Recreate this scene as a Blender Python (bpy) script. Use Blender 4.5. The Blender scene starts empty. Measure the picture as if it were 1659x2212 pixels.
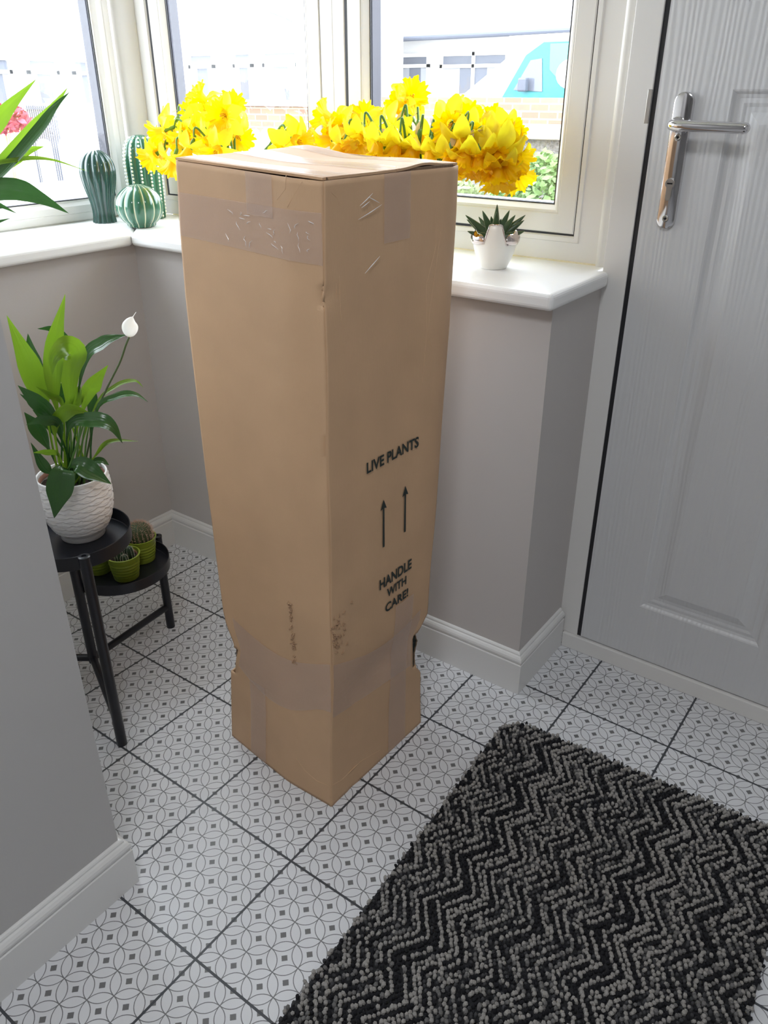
import bpy, bmesh, math, random
from mathutils import Vector, Matrix
random.seed(7)
S = bpy.context.scene
COL = S.collection
PI = math.pi

# ---------------------------------------------------------------- camera
cam_d = bpy.data.cameras.new('camera')
cam = bpy.data.objects.new('camera', cam_d)
COL.objects.link(cam)
Rr = Vector((0.80803, 0.58914, 0.00027)); Dn = Vector((0.27565, -0.37766, -0.88396)); Fw = Vector((-0.52067, 0.71434, -0.46756))
M = Matrix((Rr, -Dn, -Fw)).transposed().to_4x4()
M.translation = Vector((0.7026, -1.1330, 1.2153))
cam.matrix_world = M
cam_d.sensor_fit = 'VERTICAL'; cam_d.sensor_height = 36.0; cam_d.sensor_width = 27.0
cam_d.lens = 1722.2 / 2212 * 36.0
cam_d.clip_start = 0.02; cam_d.clip_end = 200
S.camera = cam

# ---------------------------------------------------------------- sky, light, exposure
SKY = 10.5
w = bpy.data.worlds.new('overcast_sky'); S.world = w; w.use_nodes = True
bg = w.node_tree.nodes['Background']
bg.inputs['Color'].default_value = (0.88, 0.93, 1.03, 1); bg.inputs['Strength'].default_value = SKY
S.view_settings.view_transform = 'Standard'; S.view_settings.look = 'None'
S.view_settings.exposure = 0.0; S.view_settings.gamma = 1.0
S.view_settings.use_curve_mapping = False
S.cycles.max_bounces = 12; S.cycles.diffuse_bounces = 6; S.cycles.transparent_max_bounces = 16

def area(name, loc, rot, sx, sy, power, color=(1, 1, 1), portal=False):
    d = bpy.data.lights.new(name, 'AREA'); d.shape = 'RECTANGLE'; d.size = sx; d.size_y = sy
    d.energy = power; d.color = color
    o = bpy.data.objects.new(name, d); COL.objects.link(o); o.location = loc; o.rotation_euler = rot
    if portal: d.cycles.is_portal = True
    return o
# portals only guide the sampling of the sky through the window openings
area('portal_back', (-0.6, 0.56, 1.43), (-PI/2, 0, 0), 1.3, 0.98, 1, portal=True)
area('portal_left', (-1.36, -0.14, 1.43), (0, -PI/2, 0), 0.98, 1.0, 1, portal=True)
# added fill light, unseen, high in the hall behind the photographer
area('hall_fill_light', (0.55, -1.3, 2.25), (0, 0, 0), 0.4, 0.4, 17.5, (0.92, 0.95, 1.0))

# ---------------------------------------------------------------- materials
def mat(name, color, rough=0.5, metal=0.0, spec=0.5, bump=None, var=None, coat=0.0, trans=0.0):
    m = bpy.data.materials.new(name); m.use_nodes = True
    nt = m.node_tree; b = nt.nodes['Principled BSDF']
    b.inputs['Base Color'].default_value = (*color, 1); b.inputs['Roughness'].default_value = rough
    b.inputs['Metallic'].default_value = metal; b.inputs['Specular IOR Level'].default_value = spec
    b.inputs['Coat Weight'].default_value = coat
    tc = nt.nodes.new('ShaderNodeTexCoord')
    if var:      # (scale, amount, stretch xyz)
        sc, am, st = var
        mp = nt.nodes.new('ShaderNodeMapping'); mp.inputs['Scale'].default_value = st
        n = nt.nodes.new('ShaderNodeTexNoise'); n.inputs['Scale'].default_value = sc; n.inputs['Detail'].default_value = 4
        r = nt.nodes.new('ShaderNodeMapRange'); r.inputs['From Min'].default_value = .25; r.inputs['From Max'].default_value = .75
        r.inputs['To Min'].default_value = 1 - am; r.inputs['To Max'].default_value = 1 + am
        v = nt.nodes.new('ShaderNodeVectorMath'); v.operation = 'SCALE'; v.inputs[0].default_value = color
        nt.links.new(tc.outputs['Object'], mp.inputs[0]); nt.links.new(mp.outputs[0], n.inputs['Vector'])
        nt.links.new(n.outputs[0], r.inputs[0]); nt.links.new(r.outputs[0], v.inputs['Scale']); nt.links.new(v.outputs[0], b.inputs['Base Color'])
    if bump:     # (scale, strength, distance, stretch)
        sc, stg, dist, st = bump
        mp = nt.nodes.new('ShaderNodeMapping'); mp.inputs['Scale'].default_value = st
        n = nt.nodes.new('ShaderNodeTexNoise'); n.inputs['Scale'].default_value = sc; n.inputs['Detail'].default_value = 3
        bp = nt.nodes.new('ShaderNodeBump'); bp.inputs['Strength'].default_value = stg; bp.inputs['Distance'].default_value = dist
        nt.links.new(tc.outputs['Object'], mp.inputs[0]); nt.links.new(mp.outputs[0], n.inputs['Vector'])
        nt.links.new(n.outputs[0], bp.inputs['Height']); nt.links.new(bp.outputs[0], b.inputs['Normal'])
    if trans:    # leaf and petal translucency
        t = nt.nodes.new('ShaderNodeBsdfTranslucent'); t.inputs[0].default_value = (*[min(1, c * 1.5) for c in color], 1)
        mx = nt.nodes.new('ShaderNodeMixShader'); mx.inputs[0].default_value = trans
        out = nt.nodes['Material Output']
        nt.links.new(b.outputs[0], mx.inputs[1]); nt.links.new(t.outputs[0], mx.inputs[2]); nt.links.new(mx.outputs[0], out.inputs[0])
    return m

X1 = (1, 1, 1)
M_wall = mat('wall_paint', (.54, .51, .492), .75, bump=(70, .12, .002, X1))
M_wall_hall = mat('hall_wall_paint', (.50, .49, .48), .75, bump=(70, .12, .002, X1))
M_white = mat('white_gloss_paint', (.72, .715, .70), .35, bump=(30, .08, .002, X1))
M_sill = mat('sill_paint', (.86, .86, .85), .3)
M_upvc = mat('white_upvc', (.74, .725, .70), .3)
M_gasket = mat('black_rubber', (.012, .012, .015), .5)
M_spacer = mat('spacer_bar', (.016, .015, .030), .4)
M_ceiling = mat('ceiling_paint', (.8, .8, .79), .8)
M_chrome = mat('chrome', (.72, .71, .72), .09, metal=1.0)
M_steel = mat('dull_steel', (.45, .44, .42), .35, metal=1.0)
M_black = mat('black_powder_coat', (.010, .011, .016), .30)
M_dark = mat('dark_hole', (.004, .004, .005), .8)
M_card = mat('cardboard', (.60, .385, .225), .62, var=(9, .07, X1), bump=(140, .25, .0012, (9, 9, .35)))
M_cardedge = mat('corrugated_edge', (.20, .13, .08), .9, bump=(300, .8, .003, (1, 1, .1)))
M_tape = mat('packing_tape', (.70, .545, .46), .20, bump=(45, .5, .004, (1, 1, 3)))
def alpha_mix(m, a):
    nt = m.node_tree; out = nt.nodes['Material Output']; b = nt.nodes['Principled BSDF']
    t = nt.nodes.new('ShaderNodeBsdfTransparent'); mx = nt.nodes.new('ShaderNodeMixShader'); mx.inputs[0].default_value = a
    nt.links.new(t.outputs[0], mx.inputs[1]); nt.links.new(b.outputs[0], mx.inputs[2]); nt.links.new(mx.outputs[0], out.inputs[0])
alpha_mix(M_tape, .34)
M_ink = mat('dark_green_ink', (.012, .022, .018), .55)
M_leafd = mat('leaf_dark', (.030, .095, .020), .24, trans=.18, var=(20, .15, X1))
M_leafb = mat('leaf_bright', (.13, .235, .014), .33, trans=.42, var=(20, .12, X1))
M_stem = mat('green_stem', (.10, .24, .05), .45)
M_soil = mat('potting_soil', (.035, .022, .016), .95, bump=(200, 1, .01, X1))
M_whitepot = mat('white_glazed_ceramic', (.80, .79, .79), .28)
M_spathe = mat('white_spathe', (.86, .86, .80), .5, trans=.3)
M_cream = mat('cream_spadix', (.75, .72, .5), .6)
M_limepot = mat('lime_glazed_ceramic', (.23, .30, .03), .3)
M_terr = mat('terracotta_inner_pot', (.25, .11, .07), .8)
M_cactus = mat('cactus_skin', (.05, .075, .028), .55)
M_spine_r = mat('pinkish_spine', (.55, .36, .27), .6)
M_spine_w = mat('pale_spine', (.55, .55, .48), .6)
M_cer_dark = mat('dark_green_glaze', (.012, .055, .045), .10, coat=.6)
M_cer_mid = mat('green_glaze', (.03, .13, .075), .12, coat=.5)
M_cer_line = mat('pale_glaze_line', (.55, .60, .42), .2)
M_cer_dot = mat('white_glaze_dot', (.82, .85, .72), .25)
M_eggpot = mat('cream_white_ceramic', (.84, .83, .78), .3)
M_silver = mat('silver_lustre', (.62, .55, .53), .12, metal=1.0)
M_haw = mat('haworthia_leaf', (.05, .10, .04), .4, var=(60, .35, X1))
M_hawedge = mat('haworthia_edge', (.28, .33, .2), .5)
M_petal = mat('daffodil_petal', (.95, .72, .02), .5, trans=.45)
M_corona = mat('daffodil_trumpet', (.95, .52, .0), .5, trans=.40)
M_papery = mat('papery_bract', (.62, .48, .28), .7, trans=.3)

def glass_mat(name, tint=(1, 1, 1)):
    m = bpy.data.materials.new(name); m.use_nodes = True; nt = m.node_tree; nt.nodes.clear()
    o = nt.nodes.new('ShaderNodeOutputMaterial'); t = nt.nodes.new('ShaderNodeBsdfTransparent'); t.inputs[0].default_value = (*tint, 1)
    g = nt.nodes.new('ShaderNodeBsdfGlossy'); g.inputs['Roughness'].default_value = .02
    f = nt.nodes.new('ShaderNodeFresnel'); f.inputs[0].default_value = 1.45
    mx = nt.nodes.new('ShaderNodeMixShader')
    nt.links.new(f.outputs[0], mx.inputs[0]); nt.links.new(t.outputs[0], mx.inputs[1]); nt.links.new(g.outputs[0], mx.inputs[2]); nt.links.new(mx.outputs[0], o.inputs[0])
    return m
M_glass = glass_mat('window_glass', (.97, .985, .98))
M_vglass = glass_mat('vase_glass', (.93, .96, .95))

# node helper for patterned floors
def N(nt, op, a, b=None, c=None):
    n = nt.nodes.new('ShaderNodeMath'); n.operation = op
    for i, v in enumerate((a, b, c)):
        if v is None: continue
        if isinstance(v, (int, float)): n.inputs[i].default_value = v
        else: nt.links.new(v, n.inputs[i])
    return n.outputs[0]

def floor_material():
    m = bpy.data.materials.new('patterned_tile'); m.use_nodes = True; nt = m.node_tree; b = nt.nodes['Principled BSDF']
    g = nt.nodes.new('ShaderNodeNewGeometry'); s = nt.nodes.new('ShaderNodeSeparateXYZ'); nt.links.new(g.outputs['Position'], s.inputs[0])
    x = N(nt, 'DIVIDE', s.outputs[0], .225); y = N(nt, 'DIVIDE', s.outputs[1], .225)
    # grout: distance to nearest tile edge
    def edge(v):
        f = N(nt, 'FRACT', N(nt, 'ADD', v, .5)); return N(nt, 'ABSOLUTE', N(nt, 'SUBTRACT', f, .5))
    gd = N(nt, 'MINIMUM', edge(x), edge(y))
    grout = N(nt, 'LESS_THAN', gd, .0095)
    a = N(nt, 'MULTIPLY', N(nt, 'ADD', x, y), 4.0); c = N(nt, 'MULTIPLY', N(nt, 'SUBTRACT', x, y), 4.0)
    u = N(nt, 'ABSOLUTE', N(nt, 'SUBTRACT', N(nt, 'FRACT', a), .5)); v = N(nt, 'ABSOLUTE', N(nt, 'SUBTRACT', N(nt, 'FRACT', c), .5))
    mx = N(nt, 'MAXIMUM', u, v); mn = N(nt, 'MINIMUM', u, v)
    q = N(nt, 'SUBTRACT', mx, 1.0)
    d = N(nt, 'ABSOLUTE', N(nt, 'SUBTRACT', N(nt, 'SQRT', N(nt, 'ADD', N(nt, 'MULTIPLY', q, q), N(nt, 'MULTIPLY', mn, mn))), .7071 - .004))
    nz = nt.nodes.new('ShaderNodeTexNoise'); nz.inputs['Scale'].default_value = 700; nt.links.new(g.outputs['Position'], nz.inputs['Vector'])
    wob = N(nt, 'MULTIPLY_ADD', nz.outputs[0], .012, .011)
    line = N(nt, 'LESS_THAN', d, wob)
    sq = N(nt, 'LESS_THAN', mx, N(nt, 'MULTIPLY_ADD', nz.outputs[0], .02, .105))
    n2 = nt.nodes.new('ShaderNodeTexNoise'); n2.inputs['Scale'].default_value = 14; n2.inputs['Detail'].default_value = 6; nt.links.new(g.outputs['Position'], n2.inputs['Vector'])
    def mixc(fac, c1, c2):
        k = nt.nodes.new('ShaderNodeMix'); k.data_type = 'RGBA'; nt.links.new(fac, k.inputs['Factor'])
        for i, cc in ((6, c1), (7, c2)):
            if isinstance(cc, tuple): k.inputs[i].default_value = (*cc, 1)
            else: nt.links.new(cc, k.inputs[i])
        return k.outputs[2]
    base = mixc(n2.outputs[0], (.63, .635, .655), (.72, .725, .74))
    c1 = mixc(line, base, (.17, .17, .175)); c2 = mixc(sq, c1, (.155, .155, .155)); c3 = mixc(grout, c2, (.055, .06, .068))
    nt.links.new(c3, b.inputs['Base Color']); b.inputs['Roughness'].default_value = .33
    rr = N(nt, 'MULTIPLY_ADD', n2.outputs[0], .15, .27); nt.links.new(rr, b.inputs['Roughness'])
    bp = nt.nodes.new('ShaderNodeBump'); bp.inputs['Strength'].default_value = .6; bp.inputs['Distance'].default_value = .001
    nt.links.new(N(nt, 'SUBTRACT', 1.0, grout), bp.inputs['Height']); nt.links.new(bp.outputs[0], b.inputs['Normal'])
    return m
M_floor = floor_material()

def door_material():
    m = mat('woodgrain_composite_door', (.62, .62, .625), .42); nt = m.node_tree; b = nt.nodes['Principled BSDF']
    tc = nt.nodes.new('ShaderNodeTexCoord'); mp = nt.nodes.new('ShaderNodeMapping'); mp.inputs['Scale'].default_value = (1, 1, .13)
    wv = nt.nodes.new('ShaderNodeTexWave'); wv.wave_type = 'BANDS'; wv.bands_direction = 'X'
    wv.inputs['Scale'].default_value = 32; wv.inputs['Distortion'].default_value = 9; wv.inputs['Detail'].default_value = 1.5; wv.inputs['Detail Scale'].default_value = .6
    nt.links.new(tc.outputs['Object'], mp.inputs[0]); nt.links.new(mp.outputs[0], wv.inputs['Vector'])
    bp = nt.nodes.new('ShaderNodeBump'); bp.inputs['Strength'].default_value = .35; bp.inputs['Distance'].default_value = .0012
    nt.links.new(wv.outputs[0], bp.inputs['Height']); nt.links.new(bp.outputs[0], b.inputs['Normal'])
    return m
M_door = door_material()

def brick_material(name, c1, c2, mortar, scale):
    m = mat(name, c1, .85); nt = m.node_tree; b = nt.nodes['Principled BSDF']
    tc = nt.nodes.new('ShaderNodeTexCoord'); br = nt.nodes.new('ShaderNodeTexBrick'); br.inputs['Scale'].default_value = scale
    s = nt.nodes.new('ShaderNodeSeparateXYZ'); cx = nt.nodes.new('ShaderNodeCombineXYZ')
    nt.links.new(tc.outputs['Object'], s.inputs[0]); nt.links.new(N(nt, 'ADD', s.outputs[0], s.outputs[1]), cx.inputs[0]); nt.links.new(s.outputs[2], cx.inputs[1])
    nt.links.new(cx.outputs[0], br.inputs['Vector'])
    br.inputs['Color1'].default_value = (*c1, 1); br.inputs['Color2'].default_value = (*c2, 1); br.inputs['Mortar'].default_value = (*mortar, 1)
    br.inputs['Brick Width'].default_value = .5; br.inputs['Row Height'].default_value = .17; br.inputs['Mortar Size'].default_value = .02
    nt.links.new(br.outputs[0], b.inputs['Base Color'])
    return m
M_brick_o = brick_material('orange_brick', (.26, .17, .12), (.20, .12, .09), (.3, .27, .22), 2.2)
M_brick_r = brick_material('red_brick', (.33, .19, .18), (.26, .15, .15), (.34, .27, .26), 2.2)
M_render = mat('pale_render', (.75, .74, .72), .9, bump=(60, .5, .01, X1))
M_slate = mat('roof_slate', (.32, .32, .36), .8)
M_gutter = mat('grey_gutter', (.10, .11, .14), .5)
M_fence = mat('white_fence_paint', (.8, .8, .78), .6)
M_dglass = mat('far_window_glass', (.13, .14, .17), .1)
M_curtain = mat('net_curtain', (.3, .31, .33), .8)
M_tarmac = mat('tarmac', (.35, .35, .36), .9)
M_grass = mat('lawn', (.22, .30, .09), .9, var=(30, .3, X1))
M_gravel = mat('pale_gravel', (.42, .40, .38), .9, var=(40, .25, X1))
M_stone = mat('pebbledash', (.17, .16, .15), .95, var=(45, .6, X1), bump=(60, 1, .02, X1))
M_coping = mat('concrete_coping', (.30, .28, .25), .9, var=(10, .2, X1))
M_bush = mat('bush_leaf', (.15, .24, .08), .6, trans=.2)
M_bush2 = mat('bush_leaf_pale', (.22, .27, .12), .6, trans=.2)
M_berry = mat('red_berry', (.35, .06, .07), .5)
M_van = mat('turquoise_paint', (.03, .24, .27), .3)
M_van2 = mat('pale_green_decal', (.10, .36, .29), .35)
M_vanw = mat('white_paint_and_glare', (.6, .6, .6), .3)  # white paint, also the daylight glare coloured onto the van's front
M_carred = mat('red_lamp', (.35, .02, .05), .3)

# ---------------------------------------------------------------- mesh helpers
class MB:
    def __init__(s): s.v = []; s.f = []; s.mi = []
    def add(s, vs, fs, mi=0):
        o = len(s.v); s.v += [tuple(v) for v in vs]; s.f += [tuple(i + o for i in f) for f in fs]; s.mi += [mi] * len(fs); return s
    def box(s, x0, y0, z0, x1, y1, z1, mi=0):
        return s.add([(x, y, z) for z in (z0, z1) for x, y in ((x0, y0), (x1, y0), (x1, y1), (x0, y1))],
                     [(3, 2, 1, 0), (4, 5, 6, 7), (0, 1, 5, 4), (1, 2, 6, 5), (2, 3, 7, 6), (3, 0, 4, 7)], mi)
    def prism(s, poly, z0, z1, mi=0):
        n = len(poly); vs = [(x, y, z0) for x, y in poly] + [(x, y, z1) for x, y in poly]
        return s.add(vs, [tuple(range(n))[::-1], tuple(range(n, 2*n))] + [(i, (i+1) % n, n+(i+1) % n, n+i) for i in range(n)], mi)
    def lathe(s, prof, c=(0, 0, 0), n=48, fn=None, mi=0, cap=True):
        vs = []
        for (r, z) in prof:
            for k in range(n):
                a = 2*PI*k/n; rr = r if fn is None else fn(r, z, a)
                vs.append((c[0]+rr*math.cos(a), c[1]+rr*math.sin(a), c[2]+z))
        fs = []
        for i in range(len(prof)-1):
            for k in range(n):
                fs.append((i*n+k, i*n+(k+1) % n, (i+1)*n+(k+1) % n, (i+1)*n+k))
        if cap:
            fs.append(tuple(range(n))[::-1]); m = (len(prof)-1)*n; fs.append(tuple(range(m, m+n)))
        return s.add(vs, fs, mi)
    def tube(s, pts, r, n=8, mi=0, cap=True):
        pts = [Vector(p) for p in pts]; rs = r if isinstance(r, (list, tuple)) else [r]*len(pts)
        vs = []; up = None
        for i, p in enumerate(pts):
            t = (pts[min(i+1, len(pts)-1)] - pts[max(i-1, 0)])
            if t.length < 1e-9: t = Vector((0, 0, 1))
            t.normalize()
            if up is None: up = Vector((0, 0, 1)) if abs(t.z) < .9 else Vector((1, 0, 0))
            a = t.cross(up)
            if a.length < 1e-4: a = t.orthogonal()
            a.normalize(); b = a.cross(t).normalized(); up = b
            for k in range(n):
                q = 2*PI*k/n; vs.append(p + a*(rs[i]*math.cos(q)) + b*(rs[i]*math.sin(q)))
        fs = [(i*n+k, i*n+(k+1) % n, (i+1)*n+(k+1) % n, (i+1)*n+k) for i in range(len(pts)-1) for k in range(n)]
        if cap: fs += [tuple(range(n))[::-1], tuple(range((len(pts)-1)*n, len(pts)*n))]
        return s.add(vs, fs, mi)
    def sphere(s, c, r, sub=1, mi=0, sc=(1, 1, 1)):
        vs, fs = ICO[sub]
        return s.add([(c[0]+v[0]*r*sc[0], c[1]+v[1]*r*sc[1], c[2]+v[2]*r*sc[2]) for v in vs], fs, mi)
    def build(s, name, mats, parent=None, smooth=False, bevel=0, solid=0, loc=None, segs=2, fixn=True):
        me = bpy.data.meshes.new(name); me.from_pydata(s.v, [], s.f)
        for m in (mats if isinstance(mats, (list, tuple)) else [mats]): me.materials.append(m)
        me.polygons.foreach_set('material_index', s.mi)
        if fixn:
            b = bmesh.new(); b.from_mesh(me); bmesh.ops.recalc_face_normals(b, faces=b.faces); b.to_mesh(me); b.free()
        if smooth:
            me.polygons.foreach_set('use_smooth', [True]*len(me.polygons))
        me.update()
        o = bpy.data.objects.new(name, me); COL.objects.link(o)
        if smooth == 'auto':
            md = o.modifiers.new('split', 'EDGE_SPLIT'); md.split_angle = math.radians(38)
        if parent is not None: o.parent = parent
        if loc is not None: o.location = loc
        if solid:
            md = o.modifiers.new('thick', 'SOLIDIFY'); md.thickness = solid; md.offset = 0
        if bevel:
            md = o.modifiers.new('bevel', 'BEVEL'); md.width = bevel; md.segments = segs; md.limit_method = 'ANGLE'; md.angle_limit = math.radians(40)
        return o
ICO = {}
for sub in (1, 2, 3):
    b = bmesh.new(); bmesh.ops.create_icosphere(b, subdivisions=sub, radius=1.0)
    ICO[sub] = ([tuple(v.co) for v in b.verts], [tuple(v.index for v in f.verts) for f in b.faces]); b.free()

def tag(o, label, cat, group=None, kind=None):
    o['label'] = label; o['category'] = cat
    if group: o['group'] = group
    if kind: o['kind'] = kind
    return o
def thing(name, label, cat, loc=(0, 0, 0), group=None, kind=None):
    o = bpy.data.objects.new(name, None); COL.objects.link(o); o.location = loc; o.empty_display_size = .05
    return tag(o, label, cat, group, kind)
def struct(o, label=None, cat=None):
    o['kind'] = 'structure'
    if label: o['label'] = label
    if cat: o['category'] = cat
    return o
def smoothcurve(P, n):
    P = [Vector(p) for p in P]; Q = [P[0]*2-P[1]] + P + [P[-1]*2-P[-2]]; out = []
    seg = len(P)-1
    for i in range(n+1):
        t = i/n*seg; k = min(int(t), seg-1); u = t-k
        a, b, c, d = Q[k], Q[k+1], Q[k+2], Q[k+3]
        out.append(.5*((2*b)+(c-a)*u+(2*a-5*b+4*c-d)*u*u+(3*b-3*c+d-a)*u**3))
    return out

# ================================================================ THE ROOM
WX, WY, RX, DY = -1.054, .199, .105, .42      # left wall, back wall, return wall, door face
NX, NY = -.20, -.65                            # near wall face and end
ZS, ZT, ZC = .872, 1.95, 2.32
struct(MB().box(-1.45, -4.2, -.08, 2.0, .62, 0).build('floor', M_floor), 'white patterned tiled floor with dark grout', 'floor')
struct(MB().box(-1.45, -4.2, ZC, 2.0, .62, ZC+.1).build('ceiling', M_ceiling), 'white ceiling', 'ceiling')
struct(MB().box(-1.34, NY, 0, WX, .60, ZS).box(-1.34, NY, ZT, WX, .60, ZC).build('wall_left', M_wall), 'grey wall under the left window', 'wall')
struct(MB().box(WX, WY, 0, RX, .52, ZS).box(WX, .36, ZT, RX, .60, ZC).build('wall_back', M_wall), 'grey wall under the back window', 'wall')
struct(MB().prism([(-1.36, NY), (-1.36, -4.2), (NX, -4.2), (NX, NY)], 0, ZC).build('wall_near', M_wall_hall), 'pale grey end of hall wall at the left edge', 'wall')
struct(MB().box(1.62, -4.2, 0, 1.75, .62, ZC).build('wall_right', M_wall_hall), 'hall wall on the right', 'wall')
struct(MB().box(NX, -4.2, 0, 1.62, -4.1, ZC).build('wall_rear', M_wall_hall), 'hall wall behind the photographer', 'wall')
struct(MB().box(1.09, DY, 0, 1.62, .60, ZC).box(.09, DY, 2.07, 1.09, .60, ZC).build('wall_front', M_wall), 'wall around the front door', 'wall')

# skirting boards, mitred
SK = [(0, 0), (.014, 0), (.014, .079), (.0115, .0812), (.0118, .083), (.0138, .086), (.0142, .090), (.0128, .0945), (.0095, .0985), (.0065, .1005), (.0062, .1035), (.0045, .1058), (.002, .107), (0, .107)]
def sweep(path, i, prof, endtrim=None):
    P = [Vector((p[0], p[1])) for p in path]
    def nrm(a, b): d = (b-a).normalized(); return Vector((d.y, -d.x))
    n = nrm(P[i], P[i+1])
    def off(k):
        ns = [n]
        if k == i and i > 0: ns.append(nrm(P[i-1], P[i]))
        if k == i+1 and i+2 < len(P): ns.append(nrm(P[i+1], P[i+2]))
        if len(ns) == 1: return n
        m = ns[0]+ns[1]; return m*(2/m.dot(m))if m.length > 0 else n
    mb = MB(); vs = []
    for k in (i, i+1):
        o = off(k)
        for d, z in prof: vs.append((P[k].x+o.x*d, P[k].y+o.y*d, z))
    c = len(prof)
    mb.add(vs, [(j, (j+1) % c, c+(j+1) % c, c+j) for j in range(c)] + [tuple(range(c))[::-1], tuple(range(c, 2*c))])
    return mb
room = [(WX, NY+.014), (WX, WY), (RX, WY), (RX, DY-.008)]
for i, nm in enumerate(('baseboard_left', 'baseboard_back', 'baseboard_return')):
    struct(sweep(room, i, SK).build(nm, M_white), None)
nearp = [(NX, -4.1), (NX, NY), (WX, NY)]
for i, nm in enumerate(('baseboard_near', 'baseboard_recess')):
    struct(sweep(nearp, i, SK).build(nm, M_white), None)

# window sills: two bullnosed boards meeting in the corner
struct(MB().prism([(-1.02, NY), (-1.02, .165), (-1.32, .465), (-1.32, NY)], ZS, .902).build('trim_1', M_sill, bevel=.009, segs=4))
struct(MB().prism([(-1.0195, .165), (.118, .165), (.118, .419), (.1, .419), (.1, .468), (-1.3195, .468)], ZS, .902).build('trim_2', M_sill, bevel=.009, segs=4))
# yellowed sealant line where the sill meets the frame
M_seal = mat('old_sealant', (.78, .70, .50), .5)
struct(MB().box(-.05, .455, .9015, .10, .4605, .9045).box(-1.2, .456, .9015, -.05, .4605, .904).build('trim_3', M_seal))

# ---------------------------------------------------------------- windows
def frame_ring(mb, m, a0, a1, z0, z1, prof, mi=0):
    """mitred rectangular ring; prof = (inset, depth) loop, m maps (a, depth, z) to world"""
    c = len(prof); vs = []
    for (a, z, sa, sz) in ((a0, z0, 1, 1), (a1, z0, -1, 1), (a1, z1, -1, -1), (a0, z1, 1, -1)):
        for t, d in prof: vs.append(m(a+sa*t, d, z+sz*t))
    fs = []
    for k in range(4):
        for j in range(c):
            fs.append((k*c+j, k*c+(j+1) % c, ((k+1) % 4)*c+(j+1) % c, ((k+1) % 4)*c+j))
    mb.add(vs, fs, mi)
SASH = [(0, .055), (0, .001), (.002, -.001), (.036, -.001), (.038, .0008), (.039, .0002), (.043, .001), (.052, .012), (.052, .016), (.052, .055)]
GASK = [(.049, .0125), (.0545, .0125), (.0545, .016), (.049, .016)]
SPAC = [(.050, .018), (.055, .018), (.055, .050), (.050, .050)]
def glazing(root, m, a0, a1, z0, z1, prof, ins):
    mb = MB(); frame_ring(mb, m, a0, a1, z0, z1, prof); mb.build('sash' if ins < .06 else 'frame', M_upvc, root)
    mb = MB(); frame_ring(mb, m, a0, a1, z0, z1, [(t+ins-.052, d) for t, d in GASK]); mb.build('gasket', M_gasket, root)
    mb = MB(); frame_ring(mb, m, a0, a1, z0, z1, [(t+ins-.052, d) for t, d in SPAC]); mb.build('spacer_bar', M_spacer, root)
    mb = MB(); i = ins
    vs = [m(a0+i, .017, z0+i), m(a1-i, .017, z0+i), m(a1-i, .017, z1-i), m(a0+i, .017, z1-i), m(a0+i, .045, z0+i), m(a1-i, .045, z0+i), m(a1-i, .045, z1-i), m(a0+i, .045, z1-i)]
    mb.add(vs, [(0, 1, 2, 3), (4, 5, 6, 7)]); mb.build('glass', M_glass, root, fixn=False)
mback = lambda a, d, z: (a, .46+d, z)
mleft = lambda a, d, z: (-1.295-d, a, z)
def root_struct(name, label):
    o = bpy.data.objects.new(name, None); COL.objects.link(o); o['kind'] = 'structure'; o['label'] = label; return o
ZW = 1.95
w1 = root_struct('window_1', 'fixed white window pane in the left wall')
FIX = [(0, .06), (0, .004), (.004, 0), (.020, 0), (.022, .0015), (.024, 0), (.040, 0), (.050, .010), (.053, .010), (.053, .06)]
glazing(w1, mleft, NY, .405, .902, ZW, FIX, .053)
FR = [(0, .06), (0, 0), (.058, 0), (.062, .003), (.064, .001), (.072, .006), (.072, .06)]
w2 = root_struct('window_2', 'opening white window left of the mullion')
mb = MB()                                     # outer frame of both casements with a mullion
frame_ring(mb, mback, -1.285, .087, .902, ZW, [(0, .06), (0, 0), (.040, 0), (.052, .006), (.052, .06)])
w3 = root_struct('window_3', 'opening white window beside the front door')
def casement_frame(a0, a1): 
    mb = MB(); frame_ring(mb, mback, a0, a1, .902, ZW, [(0, .065), (0, .002), (.003, 0), (.016, 0), (.019, .003), (.021, 0), (.045, 0), (.053, -.004), (.0535, .002), (.0535, .065)])
    return mb
def cf(a0, a1, l, r, b, root):
    mb = MB()
    # four members with their own widths
    Q = lambda w: [(0, .065), (0, .001), (.0005, .0003), (.001, 0), (w-.003, 0), (w-.0015, .0006), (w, .002), (w, .065)]
    P = lambda w: Q(w) if w < .04 else [(0, .065), (0, .002), (.002, 0), (w-.014, 0), (w-.012, -.003), (w-.004, -.003), (w, .003), (w, .065)]
    pl_, pr_, pb = P(l), P(r), P(b); c = len(pl_); vs = []
    for (a, z, sa, sz, pa, pz) in ((a0, .902, 1, 1, pl_, pb), (a1, .902, -1, 1, pr_, pb), (a1, ZW, -1, -1, pr_, pb), (a0, ZW, 1, -1, pl_, pb)):
        for j in range(c): vs.append(mback(a+sa*pa[j][0], pa[j][1], z+sz*pz[j][0]))
    fs = [(k*c+j, k*c+(j+1) % c, ((k+1) % 4)*c+(j+1) % c, ((k+1) % 4)*c+j) for k in range(4) for j in range(c)]
    mb.add(vs, fs); mb.build('frame', M_upvc, root)
    # dark seal behind the sash gap
    mb = MB(); frame_ring(mb, mback, a0+l-.004, a1-r+.004, .902+b-.004, ZW-b+.004, [(0, .014), (0, .0015), (.018, .0015), (.018, .014)]); mb.build('seal', M_gasket, root)
    glazing(root, mback, a0+l+.0075, a1-r-.0004, .902+b+.003, ZW-b-.003, SASH, .052)
cf(-1.287, -.600, .071, .037, .052, w2)
cf(-.600, .090, .034, .074, .052, w3)
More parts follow.
